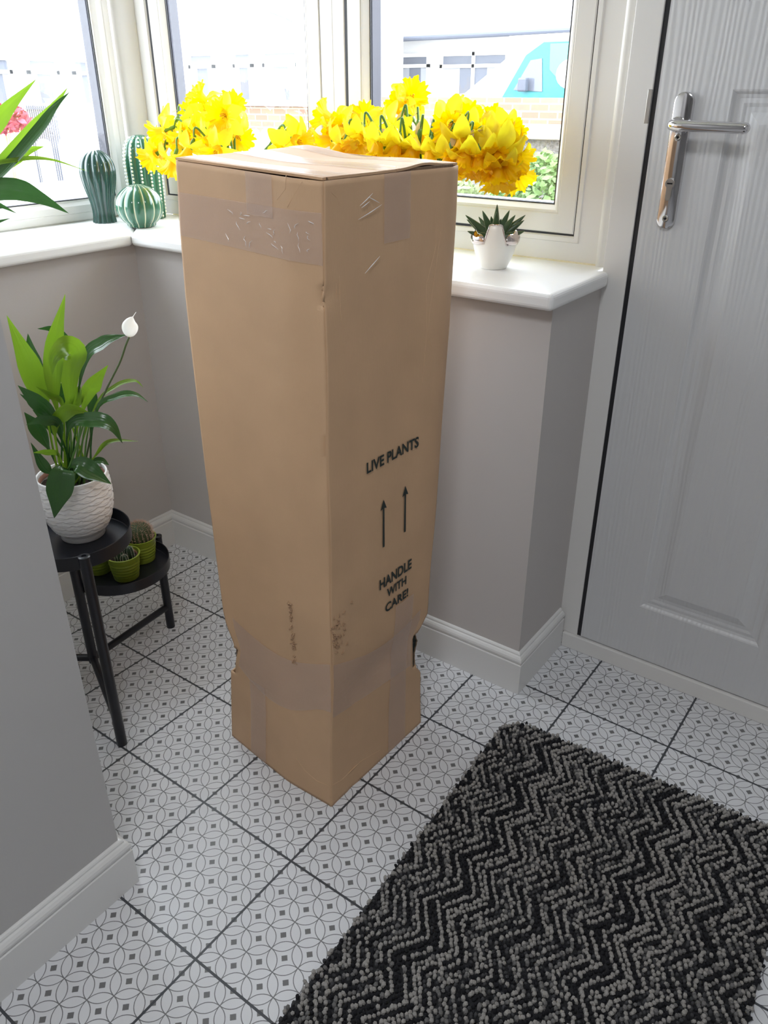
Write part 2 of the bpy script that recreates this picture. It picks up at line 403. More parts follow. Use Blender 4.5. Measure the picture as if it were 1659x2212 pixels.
# rounded corner post and the cover strip beside the door
struct(MB().lathe([(.038, .902), (.038, ZW)], (-1.300, .452, 0), 32).build('trim_4', M_upvc, smooth='auto'))
struct(MB().prism([(.072, .461), (.0735, .452), (.078, .449), (.084, .4485), (.090, .452), (.091, .461)], .902, 2.0).build('trim_5', M_upvc, smooth='auto'))

# ---------------------------------------------------------------- front door
TH = .040
struct(MB().box(.119, .412, 0, 1.09, .49, TH).build('trim_6', M_upvc, bevel=.002))            # threshold
df = MB().box(.1025, DY, TH, .1525, .50, 2.07).box(1.03, DY, TH, 1.09, .50, 2.07).box(.1525, DY, 2.01, 1.03, .50, 2.07)
struct(df.build('trim_7', M_upvc, bevel=.0015))
kp = MB().prism([(.1445, .4192), (.1526, .4192), (.1526, .4215), (.1445, .4215)], 1.163, 1.217)
struct(kp.build('trim_8', M_steel, bevel=.0007))                                                 # keep plate on the frame
door = root_struct('door_1', 'white woodgrain panelled front door')
gk = MB().box(.1525, .4235, TH, .1625, .46, 2.01).box(1.022, .4235, TH, 1.03, .46, 2.01).box(.1625, .4235, TH+.0002, 1.022, .46, TH+.003)
gk.build('gasket', M_gasket, door)
mb = MB(); xs = [.1625, .288, .545, .640, .897, 1.022]; zs = [TH+.003, .180, 1.217, 1.34, 1.90, 2.008]
for i in range(5):
    for j in range(5):
        if i in (1, 3) and j in (1, 3):
            x0, x1, z0, z1 = xs[i], xs[i+1], zs[j], zs[j+1]
            prev = None; vs = []
            R_ = [(0, 0), (.003, .0015), (.007, .0052), (.013, .0068), (.020, .0058), (.026, .0072), (.034, .0065), (.048, .0015), (.052, .0002), (.056, 0)]
            for t, d in R_: vs += [(x0+t, DY+d, z0+t), (x1-t, DY+d, z0+t), (x1-t, DY+d, z1-t), (x0+t, DY+d, z1-t)]
            fs = [(4*k+q, 4*k+(q+1) % 4, 4*k+4+(q+1) % 4, 4*k+4+q) for k in range(len(R_)-1) for q in range(4)]
            n = 4*(len(R_)-1); fs.append((n, n+1, n+2, n+3)); mb.add(vs, fs)
        else:
            mb.add([(xs[i], DY, zs[j]), (xs[i+1], DY, zs[j]), (xs[i+1], DY, zs[j+1]), (xs[i], DY, zs[j+1])], [(0, 1, 2, 3)])
x0, x1, z0, z1 = xs[0], xs[-1], zs[0], zs[-1]
mb.add([(x0, DY, z0), (x1, DY, z0), (x1, DY, z1), (x0, DY, z1), (x0, DY+.044, z0), (x1, DY+.044, z0), (x1, DY+.044, z1), (x0, DY+.044, z1)],
       [(4, 5, 6, 7), (0, 1, 5, 4), (1, 2, 6, 5), (2, 3, 7, 6), (3, 0, 4, 7)])
o = mb.build('leaf', M_door, door)
b = bmesh.new(); b.from_mesh(o.data); bmesh.ops.remove_doubles(b, verts=b.verts, dist=1e-5); bmesh.ops.recalc_face_normals(b, faces=b.faces); b.to_mesh(o.data); b.free()
# handle: long rounded backplate, lever, two screws, euro cylinder
def stadium(cx, cz0, cz1, r, n=12):
    return [(cx+r*math.cos(PI*k/n), cz1+r*math.sin(PI*k/n)) for k in range(n+1)] + [(cx-r*math.cos(PI*k/n), cz0-r*math.sin(PI*k/n)) for k in range(n+1)]
def plate(mb, loops):   # loops = (outline list, y)
    n = len(loops[0][0]); vs = [(x, y, z) for L, y in loops for x, z in L]
    fs = [(k*n+i, k*n+(i+1) % n, (k+1)*n+(i+1) % n, (k+1)*n+i) for k in range(len(loops)-1) for i in range(n)]
    fs.append(tuple(range((len(loops)-1)*n, len(loops)*n))); return mb.add(vs, fs)
hx = .2125
hp = MB(); plate(hp, [(stadium(hx, 1.0075, 1.197, .0168), DY), (stadium(hx, 1.0075, 1.197, .0168), DY-.006), (stadium(hx, 1.0075, 1.197, .0160), DY-.0082), (stadium(hx, 1.0075, 1.197, .0138), DY-.0092)])
hp = hp.build('handle_backplate', M_chrome, door, smooth='auto')
lv = MB(); lv.lathe([(.0125, 0), (.0125, .006), (.0105, .008)], (0, 0, 0), 28)
vs = [(hx-.004+v[0], DY-.009-v[2], 1.163+v[1]) for v in lv.v]; lv.v = vs
P = [(hx-.004, DY-.012, 1.163), (hx-.004, DY-.030, 1.163), (hx-.002, DY-.043, 1.163), (hx+.008, DY-.050, 1.1628), (hx+.03, DY-.052, 1.1625), (hx+.118, DY-.050, 1.161)]
lv.tube(smoothcurve(P, 24), [.0088]*25, 20)
lv.sphere((hx+.118, DY-.050, 1.161), .0088, 3)
lv.build('handle_lever', M_chrome, hp, smooth='auto')
for z in (1.143, 1.0085):
    sc = MB(); sc.lathe([(.0062, 0), (.006, .0012), (.0045, .0022), (.0018, .0018), (.0017, .0004)], n=20)
    sc.v = [(hx+v[0], DY-.0092-v[2], z+v[1]) for v in sc.v]
    sc.build('screw', M_steel, hp, smooth='auto')
    sc = MB().box(hx-.0028, DY-.0117, z-.0006, hx+.0028, DY-.0108, z+.0006).box(hx-.0006, DY-.0117, z-.0028, hx+.0006, DY-.0108, z+.0028)
    sc.build('screw_slot', M_dark, hp)
cy = MB(); L = [(hx-.001+.0085*math.cos(a), 1.068+.0085*math.sin(a)) for a in [PI*(-.28)+PI*1.56*k/16 for k in range(17)]]
L += [(hx-.001-.005, 1.054), (hx-.001-.005, 1.045), (hx-.001-.0035, 1.0405), (hx-.001, 1.039), (hx-.001+.0035, 1.0405), (hx-.001+.005, 1.045), (hx-.001+.005, 1.054)]
plate(cy, [(L, DY-.008), (L, DY-.0125)]); cy = cy.build('lock_cylinder', M_steel, hp, bevel=.0004)
MB().box(hx-.0058, DY-.0131, 1.0668, hx+.0038, DY-.0121, 1.0692).build('keyhole', M_dark, hp)

# made-up housing for the added fill light (above and behind the camera)
lb = MB().lathe([(.02, .07), (.30, .07), (.31, .055), (.31, .03), (.29, .03)], (.55, -1.3, 2.25), 40)
tag(lb.build('fill_light_housing', M_white, smooth='auto'), 'round white housing added around the unseen hall fill light', 'lamp')

# ================================================================ CARDBOARD BOX
BF, BL, BR, BB = Vector((-.021, -.313)), Vector((-.312, -.289)), Vector((-.011, -.020)), Vector((-.302, .004))
BC = (BF+BL+BR+BB)/4
TOPZ = {'F': 1.111, 'L': 1.125, 'R': 1.109, 'B': 1.125}
# how far each upright edge has wandered along its wall at a given height (the box leans and is crushed)
EDGE = {'L': [(0, 0), (.03, .004), (.14, .018), (.18, .0235), (.218, .030), (.252, .042), (.262, .043), (.299, .025), (.327, .0195), (.45, .015), (.6, .0128), (.82, .015), (.92, .0155), (1.012, .0195), (1.072, .0245), (1.13, .029)],
        'R': [(0, .2925), (.054, .290), (.143, .288), (.165, .271), (.250, .268), (.262, .285), (.282, .3058), (.381, .3124), (.461, .3204), (.623, .3321), (.796, .3420), (.86, .3477), (.967, .3527), (1.04, .3550), (1.13, .3550)],
        'F': [(0, 0), (.161, .0085), (.266, .0155), (.366, .0190), (.461, .0206), (.634, .0243), (.788, .0276), (.925, .0305), (.976, .0325), (1.049, .0341), (1.13, .0360)],
        'B': [(0, 0), (.3, .004), (1.13, .012)]}
def lerp_tab(T, z):
    for (a, va), (b, vb) in zip(T, T[1:]):
        if z <= b: return va+(vb-va)*max(0, (z-a))/(b-a)
    return T[-1][1]
NOTCH = {'L': [(.14, .018), (.33, .0192)], 'R': [(.143, .288), (.282, .3058)]}
D0 = (BF-BL).normalized(); D1 = (BR-BF).normalized()
def corner(nm, z, smooth=False):
    if nm in NOTCH and smooth and NOTCH[nm][0][0] < z < NOTCH[nm][1][0]: v = lerp_tab(NOTCH[nm], z)
    else: v = lerp_tab(EDGE[nm], z)
    if nm == 'L': return BL+D0*v
    if nm == 'F': return BF+D1*v
    if nm == 'R':
        q = BF+D1*v; c = .011*max(0, min(1, (z-.33)/.5)); return q+Vector((-c, c*1.37))
    return BB+Vector((v*.5, v))
CN = [('L', BL), ('F', BF), ('R', BR), ('B', BB)]
def bump1(x, c, w): return math.exp(-((x-c)/w)**2)
def box_pt(side, u, z):
    """side 0: L-F (faces the hall), 1: F-R (printed), 2: R-B, 3: B-L; u in 0..1, z metres"""
    n0, n1 = CN[side][0], CN[(side+1) % 4][0]
    A, B = corner(n0, z, True), corner(n1, z, True); d = B-A; Ln = d.length; dn = d/Ln; nr = Vector((dn.y, -dn.x))
    p = A + d*u
    # crushed corners (left and right) around the hand holes
    for cu, nm in ((0, n0), (1, n1)):
        if nm in 'LR' and .13 < z < .34:
            du = abs(u-cu)*Ln; f = math.exp(-(du/.045)**2)
            p = p + (corner(nm, z)-corner(nm, z, True))*f
    out = 0.
    if side == 0:
        uc = .83-(1.1-z)*.17                       # long crease left of the front edge
        out += .009*max(0, 1-abs(u-uc)/(uc if u < uc else 1-uc))
        out += .0012*math.sin(z*9+u*4)
    if side == 1:
        out += .010*max(0, min(1, (z-.33)/.5))*max(0, 1-abs(u-.915)/(.085 if u > .915 else .3))
        out += .003*math.sin(PI*u)*math.sin(z*3.1) - .002*bump1(u, .22, .012) - .002*bump1(u, .86, .01)
        out -= .006*bump1(z, .25, .035)*bump1(u, .55, .3)
    # dent in the front edge
    if side == 0: out -= .004*bump1(z, .965, .012)*bump1(u, 1, .03)
    if side == 1: out -= .004*bump1(z, .965, .012)*bump1(u, 0, .05)
    out += .0010*math.sin(z*23+side)*bump1(u, 1 if side == 0 else 0, .04)
    p = p + nr*out
    # crumpled bottom of the front corner
    t0, t1 = TOPZ[CN[side][0]], TOPZ[CN[(side+1) % 4][0]]
    zt = t0+(t1-t0)*u
    return Vector((p.x, p.y, z*zt/1.115))
carton = thing('cardboard_box', 'tall brown cardboard box printed LIVE PLANTS standing on the tiles', 'box', (0, 0, 0))
mb = MB(); NU, NZ = 22, 150
us = [0, .012, .05, .1] + [.1+.8*k/14 for k in range(1, 14)] + [.9, .95, .988]
ring = [(s, u) for s in range(4) for u in us]
nr_ = len(ring); zs_ = [1.115*k/NZ for k in range(NZ+1)]
for z in zs_:
    for s, u in ring: mb.v.append(tuple(box_pt(s, u, z)))
for k in range(NZ):
    for i in range(nr_):
        s, u = ring[i]; zc = (zs_[k]+zs_[k+1])/2
        s2, u2 = ring[(i+1) % nr_]
        A = CN[s][0]; near = (u < .04 and A in 'LR') or (u > .93 and CN[(s+1) % 4][0] in 'LR')
        if (.172 if 'R' in (A, CN[(s+1) % 4][0]) else .188) < zc < .250 and near: continue
        mb.f.append((k*nr_+i, k*nr_+(i+1) % nr_, (k+1)*nr_+(i+1) % nr_, (k+1)*nr_+i)); mb.mi.append(0)
mb.build('side_walls', M_card, carton, smooth='auto', solid=.003)
MB().prism([tuple(BC+(p-BC)*.97) for p in (BL, BF, BR, BB)], .001, .006).build('base_flap', M_card, carton)
# top flaps: two sheets meeting in the middle, slightly bowed
def top_pt(a, b):      # a: L->F direction 0..1 ; b: front->back 0..1
    tL, tF, tR, tB = [corner(k_, 1.11) for k_ in 'LFRB']
    p = (tL*(1-a)+tF*a)*(1-b) + (tB*(1-a)+tR*a)*b
    z = (TOPZ['L']*(1-a)+TOPZ['F']*a)*(1-b) + (TOPZ['B']*(1-a)+TOPZ['R']*a)*b
    z += .003*bump1(b, 1, .35)*bump1(a, 0.02, .2) - .006*b*bump1(a, .36, .24) - .002*math.sin(PI*a)*math.sin(PI*b)
    return Vector((p.x, p.y, z+.0025))
for (b0, b1) in ((0, .497), (.503, 1)):
    mb = MB(); n = 16
    for i in range(n+1):
        for j in range(n+1):
            a, b = i/n, b0+(b1-b0)*j/n; q = top_pt(a, b)
            if b0 > .4 and a > .85: q.z += .005*bump1(b, .72, .13)*(a-.85)/.15     # lifted lip
            mb.v.append(tuple(q))
    for i in range(n):
        for j in range(n): mb.f.append((i*(n+1)+j, (i+1)*(n+1)+j, (i+1)*(n+1)+j+1, i*(n+1)+j+1)); mb.mi.append(0)
    mb.build('top_flap', [M_card], carton, solid=.0035)
for a0_, a1_, b0_, b1_ in ((.0, 1, .38, .62), (.0, 1, .02, .18), (.0, 1, .82, .98)):  # tape strips added over the flaps for a bright sky sheen
    mb = MB()
    for i in range(13):
        for j in range(5): q = top_pt(a0_+(a1_-a0_)*i/12, b0_+(b1_-b0_)*j/4); mb.v.append((q.x, q.y, q.z+.0026))
    mb.f = [(i*5+j, (i+1)*5+j, (i+1)*5+j+1, i*5+j+1) for i in range(12) for j in range(4)]; mb.mi = [0]*len(mb.f)
    mb.build('tape', M_tape, carton, smooth=True, fixn=False)  # added strip for the sky sheen on the box top
# corrugated inner flap seen in the gap under the top
mb = MB()
for k in range(24):
    u0, u1 = .02+.9*k/24, .02+.9*(k+1)/24
    for dz in (0,):
        A = box_pt(1, u0, 1.1145); B = box_pt(1, u1, 1.1145)
        mb.add([A+Vector((-.002, 0, -.001)), B+Vector((-.002, 0, -.001)), B+Vector((-.002, 0, .0045)), A+Vector((-.002, 0, .0045))], [(0, 1, 2, 3)])
mb.build('inner_flap', M_cardedge, carton, solid=.003)
def strip(side, u0, u1, zlo, zhi, name, m, lift=.0012, nu=16, nz=10, solid=0):
    """sheet following the box wall; zlo/zhi functions of t in 0..1"""
    mb = MB(); A, B = CN[side][1], CN[(side+1) % 4][1]; dn = (B-A).normalized(); nr = Vector((dn.y, -dn.x, 0))
    for i in range(nu+1):
        t = i/nu
        for j in range(nz+1):
            z = zlo(t)+(zhi(t)-zlo(t))*j/nz
            mb.v.append(tuple(box_pt(side, u0(j/nz)+(u1(j/nz)-u0(j/nz))*t, z)+nr*(lift+.0015)))
    for i in range(nu):
        for j in range(nz): mb.f.append((i*(nz+1)+j, (i+1)*(nz+1)+j, (i+1)*(nz+1)+j+1, i*(nz+1)+j+1)); mb.mi.append(0)
    return mb.build(name, m, carton, smooth=True, fixn=False)
K = lambda c: (lambda t: c)
LN = lambda a, b: (lambda t: a+(b-a)*t)
strip(0, K(0), K(.999), LN(1.012, 1.008), LN(1.073, 1.076), 'tape', M_tape)
strip(0, K(.525), K(.71), K(1.06), K(1.1155), 'tape', M_tape, .0016)
strip(0, K(.10), K(.999), lambda t: .215-.04*math.sin(PI*min(1, t*1.1))+.012*t, lambda t: .325-.03*math.sin(PI*t)+.01*t, 'tape', M_tape)
strip(0, K(.235), K(.40), K(.004), K(.20), 'tape', M_tape, .0016)
strip(1, K(.001), K(.90), lambda t: .215-.03*t, lambda t: .332-.04*math.sin(PI*t*.8), 'tape', M_tape)
strip(1, K(.60), K(.80), K(.004), K(.36), 'tape', M_tape, .0016)
strip(1, K(.40), K(.60), K(1.02), K(1.1155), 'tape', M_tape, .0013)
# wrinkles in the clear tape, coloured pale as painted glints, near the top of the printed side
M_wr = mat('tape_wrinkle_glint', (.85, .84, .84), .15)
FD = (BR-BF).normalized(); FN = Vector((FD.y, -FD.x, 0))
def fp(s, z, l=.004):
    a_, b_ = lerp_tab(EDGE['F'], z), lerp_tab(NOTCH['R'] if .143 < z < .282 else EDGE['R'], z); p = box_pt(1, (s-a_)/(b_-a_), z); return p + FN*l
for (s0, z0, s1, z1) in ((.108, 1.078, .135, 1.092), (.110, 1.075, .128, 1.082), (.105, 1.060, .155, 1.075), (.125, 1.088, .15, 1.078), (.115, .985, .150, 1.004)):
    MB().tube([fp(s0, z0), fp((s0+s1)/2, (z0+z1)/2), fp(s1, z1)], [.0002, .0007, .0002], 5).build('tape_wrinkle_glint', M_wr, carton)
rq = random.Random(21)
for k in range(26):
    s_, z = rq.uniform(.05, .285)**1.0, rq.uniform(1.018, 1.068); s_ = .29*(s_/.29)**.6; L_ = rq.uniform(.004, .014); a_ = rq.uniform(-1.9, 1.9)
    P = [box_pt(0, min(.99, max(.01, (s_+L_*t*math.cos(a_)+.002*math.sin(t*5+k))/.292)), z+L_*t*math.sin(a_))+Vector((-.08, -1, 0))*.0032 for t in (-.5, -.2, .15, .5)]
    MB().tube(P, [.0001, .0005, .0004, .0001], 4).build('tape_wrinkle_glint', M_wr, carton)
# torn fluff where the tape lifted the paper
M_fluff = mat('torn_cardboard_fibre', (.40, .25, .15), .95)
for part_ in (0, 1):
    mb = MB(); rq = random.Random(5+part_)
    for k in range(60):
        if part_ == 0:
            z = .43-.13*rq.random()**1.3; u = .70+rq.gauss(0, .009); p = box_pt(0, u, z); q = Vector((-.08, -1, 0))
        else:
            z = rq.gauss(.395, .014)-.02*(k % 3 == 0); p = box_pt(1, max(.002, abs(rq.gauss(.0, .055))), z); q = Vector((1, -.1, 0))
        a_ = rq.uniform(0, PI); e = (Vector((0, 0, math.sin(a_)))+Vector((-q.y, q.x, 0))*math.cos(a_))*rq.uniform(.002, .006)
        mb.tube([p-e+q*.001, p+q*.0030, p+e+q*.001], [.0003, rq.uniform(.0008, .0016), .0003], 5)
    mb.build('torn_patch', M_fluff, carton)
# hand holes crushed at the two side corners: ragged rim and a near-black sheet painted as the shade inside
M_holeshade = mat('painted_hole_shade', (.008, .016, .012), .35)
for nm, P_, sg in (('L', [(.0425, .252), (.036, .238), (.0325, .222), (.0320, .210), (.0345, .196), (.0375, .186)], 1), ('R', [(.2670, .254), (.2790, .238), (.2850, .222), (.2850, .208), (.2780, .190), (.2690, .172)], -1)):
    B0, DD_ = (BL, D0) if nm == 'L' else (BF, D1); nn = Vector((DD_.y, -DD_.x, 0))
    edge = [Vector((*(B0+DD_*s_), z)) - nn*(.010 if 0 < i_ < 5 else .003) for i_, (s_, z) in enumerate(P_)]
    arc = smoothcurve(edge, 18); arc = [p+Vector((random.uniform(-1, 1), random.uniform(-1, 1), 0))*.0009 for p in arc]
    MB().tube(arc, [.0012+.0011*random.random() for _ in arc], 6).build('hole_rim', M_cardedge, carton)
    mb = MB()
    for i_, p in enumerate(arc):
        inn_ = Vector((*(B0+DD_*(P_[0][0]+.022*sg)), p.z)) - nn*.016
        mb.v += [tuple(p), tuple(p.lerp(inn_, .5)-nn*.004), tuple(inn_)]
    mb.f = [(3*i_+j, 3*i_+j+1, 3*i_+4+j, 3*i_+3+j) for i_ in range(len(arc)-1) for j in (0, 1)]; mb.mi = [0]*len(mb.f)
    mb.build('hole_shade', M_holeshade, carton, fixn=False)
# creases pressed into the walls
def crease(pts, r): MB().tube(pts, r, 5).build('crease', M_card, carton)
for P in (((.300, 1.02), (.292, .97), (.278, .90), (.275, .86), (.285, .835), (.302, .828)), ((.05, 1.10), (.062, 1.092), (.066, 1.082)), ((.062, .99), (.063, .93), (.070, .91)), ((.285, 1.06), (.290, 1.0), (.268, .94), (.272, .86), (.262, .78))):
    crease([fp(s_, z, .0013) for s_, z in P], .0006)
N0 = Vector((D0.y, -D0.x, 0))
for P in (((.235, 1.118), (.232, 1.10), (.215, 1.085)), ((.262, 1.112), (.248, 1.095), (.235, 1.078))): crease([box_pt(0, s_/.292, z)+N0*.0012 for s_, z in P], .0006)
crease([fp(s_, z, .0012) for s_, z in ((.004, .055), (.03, .045), (.09, .048), (.15, .03))], .0009)
crease([box_pt(0, u, z)+N0*.0012 for u, z in ((.70, .075), (.78, .055), (.88, .045), (.99, .05))], .0009)
for s_ in (.06, .075, .245): crease([fp(s_+.004*math.sin(z_*5), z_, .0008) for z_ in [.55+.5*k/10 for k in range(11)]], .0005)
# printing
def text_on_box(body, s0, s1, zb, zt):
    cu = bpy.data.curves.new('txt', 'FONT'); cu.body = body; cu.size = 1; cu.offset = .028; cu.resolution_u = 4
    t = bpy.data.objects.new('txt', cu); COL.objects.link(t); bpy.context.view_layer.update()
    me = bpy.data.meshes.new_from_object(t.evaluated_get(bpy.context.evaluated_depsgraph_get())); bpy.data.objects.remove(t)
    xs = [v.co.x for v in me.vertices]; ys = [v.co.y for v in me.vertices]; x0, x1, y0, y1 = min(xs), max(xs), min(ys), max(ys)
    for v in me.vertices:
        s = s0+(v.co.x-x0)/(x1-x0)*(s1-s0); z = zb+(v.co.y-y0)/(y1-y0)*(zt-zb); v.co = fp(s, z, .0032)
    me.materials.clear(); me.materials.append(M_ink); me.name = 'printed_lettering'
    o = bpy.data.objects.new('printed_lettering', me); COL.objects.link(o); o.parent = carton; return o
text_on_box('LIVE PLANTS', .113, .254, .6645, .6845)['label'] = 'black printed words LIVE PLANTS'
text_on_box('HANDLE', .1450, .2415, .422, .4435)['label'] = 'black printed word HANDLE'
text_on_box('WITH', .1665, .2260, .395, .4135)['label'] = 'black printed word WITH'
text_on_box('CARE!', .1620, .2330, .3640, .3830)['label'] = 'black printed word CARE!'
for s, zb, zt in ((.1565, .507, .6005), (.2185, .5095, .602)):
    mb = MB(); w_ = .0026
    pts = [(s-w_, zb), (s+w_, zb), (s+w_*.8, zt-.017), (s+.0085, zt-.019), (s, zt), (s-.0085, zt-.019), (s-w_*.8, zt-.017)]
    mb.add([fp(a, z, .0032) for a, z in pts], [(0, 1, 2, 6), (2, 3, 4), (6, 2, 4), (5, 6, 4)])
    mb.build('printed_arrow', M_ink, carton, fixn=False)

# ================================================================ DOORMAT
RA = math.radians(2.6); RO = Vector((.140, .100, 0)); RXd = Vector((math.cos(RA), math.sin(RA), 0)); RYd = Vector((math.sin(RA), -math.cos(RA), 0))
RW, RL, RC = .575, .90, .05
mat_o = thing('doormat', 'grey and black zigzag tufted doormat on the tiles by the door', 'doormat')
def inside(u, v, m=0.0):
    if u < m or v < m or u > RW-m or v > RL-m: return False
    for cu, cv in ((RC, RC), (RW-RC, RC), (RC, RL-RC), (RW-RC, RL-RC)):
        if (u < RC) == (cu == RC) and (u > RW-RC) == (cu != RC) and (u < RC or u > RW-RC) and ((v < RC and cv == RC) or (v > RL-RC and cv != RC)):
            if math.hypot(u-cu, v-cv) > RC-m: return False
    return True
poly = []
for cu, cv, a0 in ((RW-RC, RL-RC, 0), (RC, RL-RC, 90), (RC, RC, 180), (RW-RC, RC, 270)):
    for k in range(9):
        a = math.radians(a0+k*90/8); q = RO+RXd*(cu+RC*math.cos(a))+RYd*(cv+RC*math.sin(a)); poly.append((q.x, q.y))
M_back = mat('rubber_mat_backing', (.02, .02, .022), .9)
MB().prism(poly[::-1], .0005, .005).build('backing', M_back, mat_o)
M_t0 = mat('black_tuft', (.010, .010, .013), .95); M_t1 = mat('charcoal_tuft', (.055, .055, .058), .95); M_t2 = mat('grey_tuft', (.31, .295, .275), .95); M_t3 = mat('mid_grey_tuft', (.15, .145, .14), .95)
mb = MB(); PER, AMP = .1085, .040; ph = .050
def tri(v): t = ((v-ph)/PER) % 1.0; return AMP*(1-abs(2*t-1)*1.0) 
PITCH = .0088
rng = random.Random(3)
ivs, ifs = ICO[1]
ROWS = (0, 2, 2, 0, 2, 1, 2, 0, 3, 2, 0, 2, 0, 0, 2, 0, 2, 2, 0, 2, 1, 3, 2, 1, 2, 0, 2, 1)
for k in range(-6, 74):
    kr = ROWS[k % 28]; v = rng.random()*.003
    while v < RL:
        u = k*PITCH+tri(v)-AMP/2+rng.gauss(0, .0005); vv = v+rng.gauss(0, .0005)
        v += .0054
        if not inside(u, vv, -.002+rng.random()*.003): continue
        r = rng.random(); zone = math.sin(k*.22+vv*3)*.5+.5      # some bands are crisper than others
        if kr == 0: c = 0 if r < .93-.25*zone else (1 if r < .97 else 2)
        elif kr == 2: c = 2 if r < .93-.25*zone else (3 if r < .95 else 0)
        elif kr == 3: c = 3 if r < .5 else (2 if r < .8 else 1)
        else: c = 1 if r < .45 else (0 if r < .85 else 2)
        q = RO+RXd*u+RYd*vv; rad = rng.uniform(.0033, .0042)*(1.0 if c > 1 else .85); h = rng.uniform(.0095, .0120)*(1.0 if c > 1 else .80)
        ax, ay = rng.gauss(0, .0010), rng.gauss(0, .0010); o = len(mb.v)
        mb.v += [(q.x+a*rad+ax*(cc+1), q.y+b_*rad+ay*(cc+1), h+cc*.0056) for a, b_, cc in ivs]
        mb.f += [(a+o, b_+o, cc+o) for a, b_, cc in ifs]; mb.mi += [c]*len(ifs)
pile = mb.build('pile', [M_t0, M_t1, M_t2, M_t3], mat_o, fixn=False); pile['kind'] = 'stuff'
print('tufts', len(mb.v)//12)

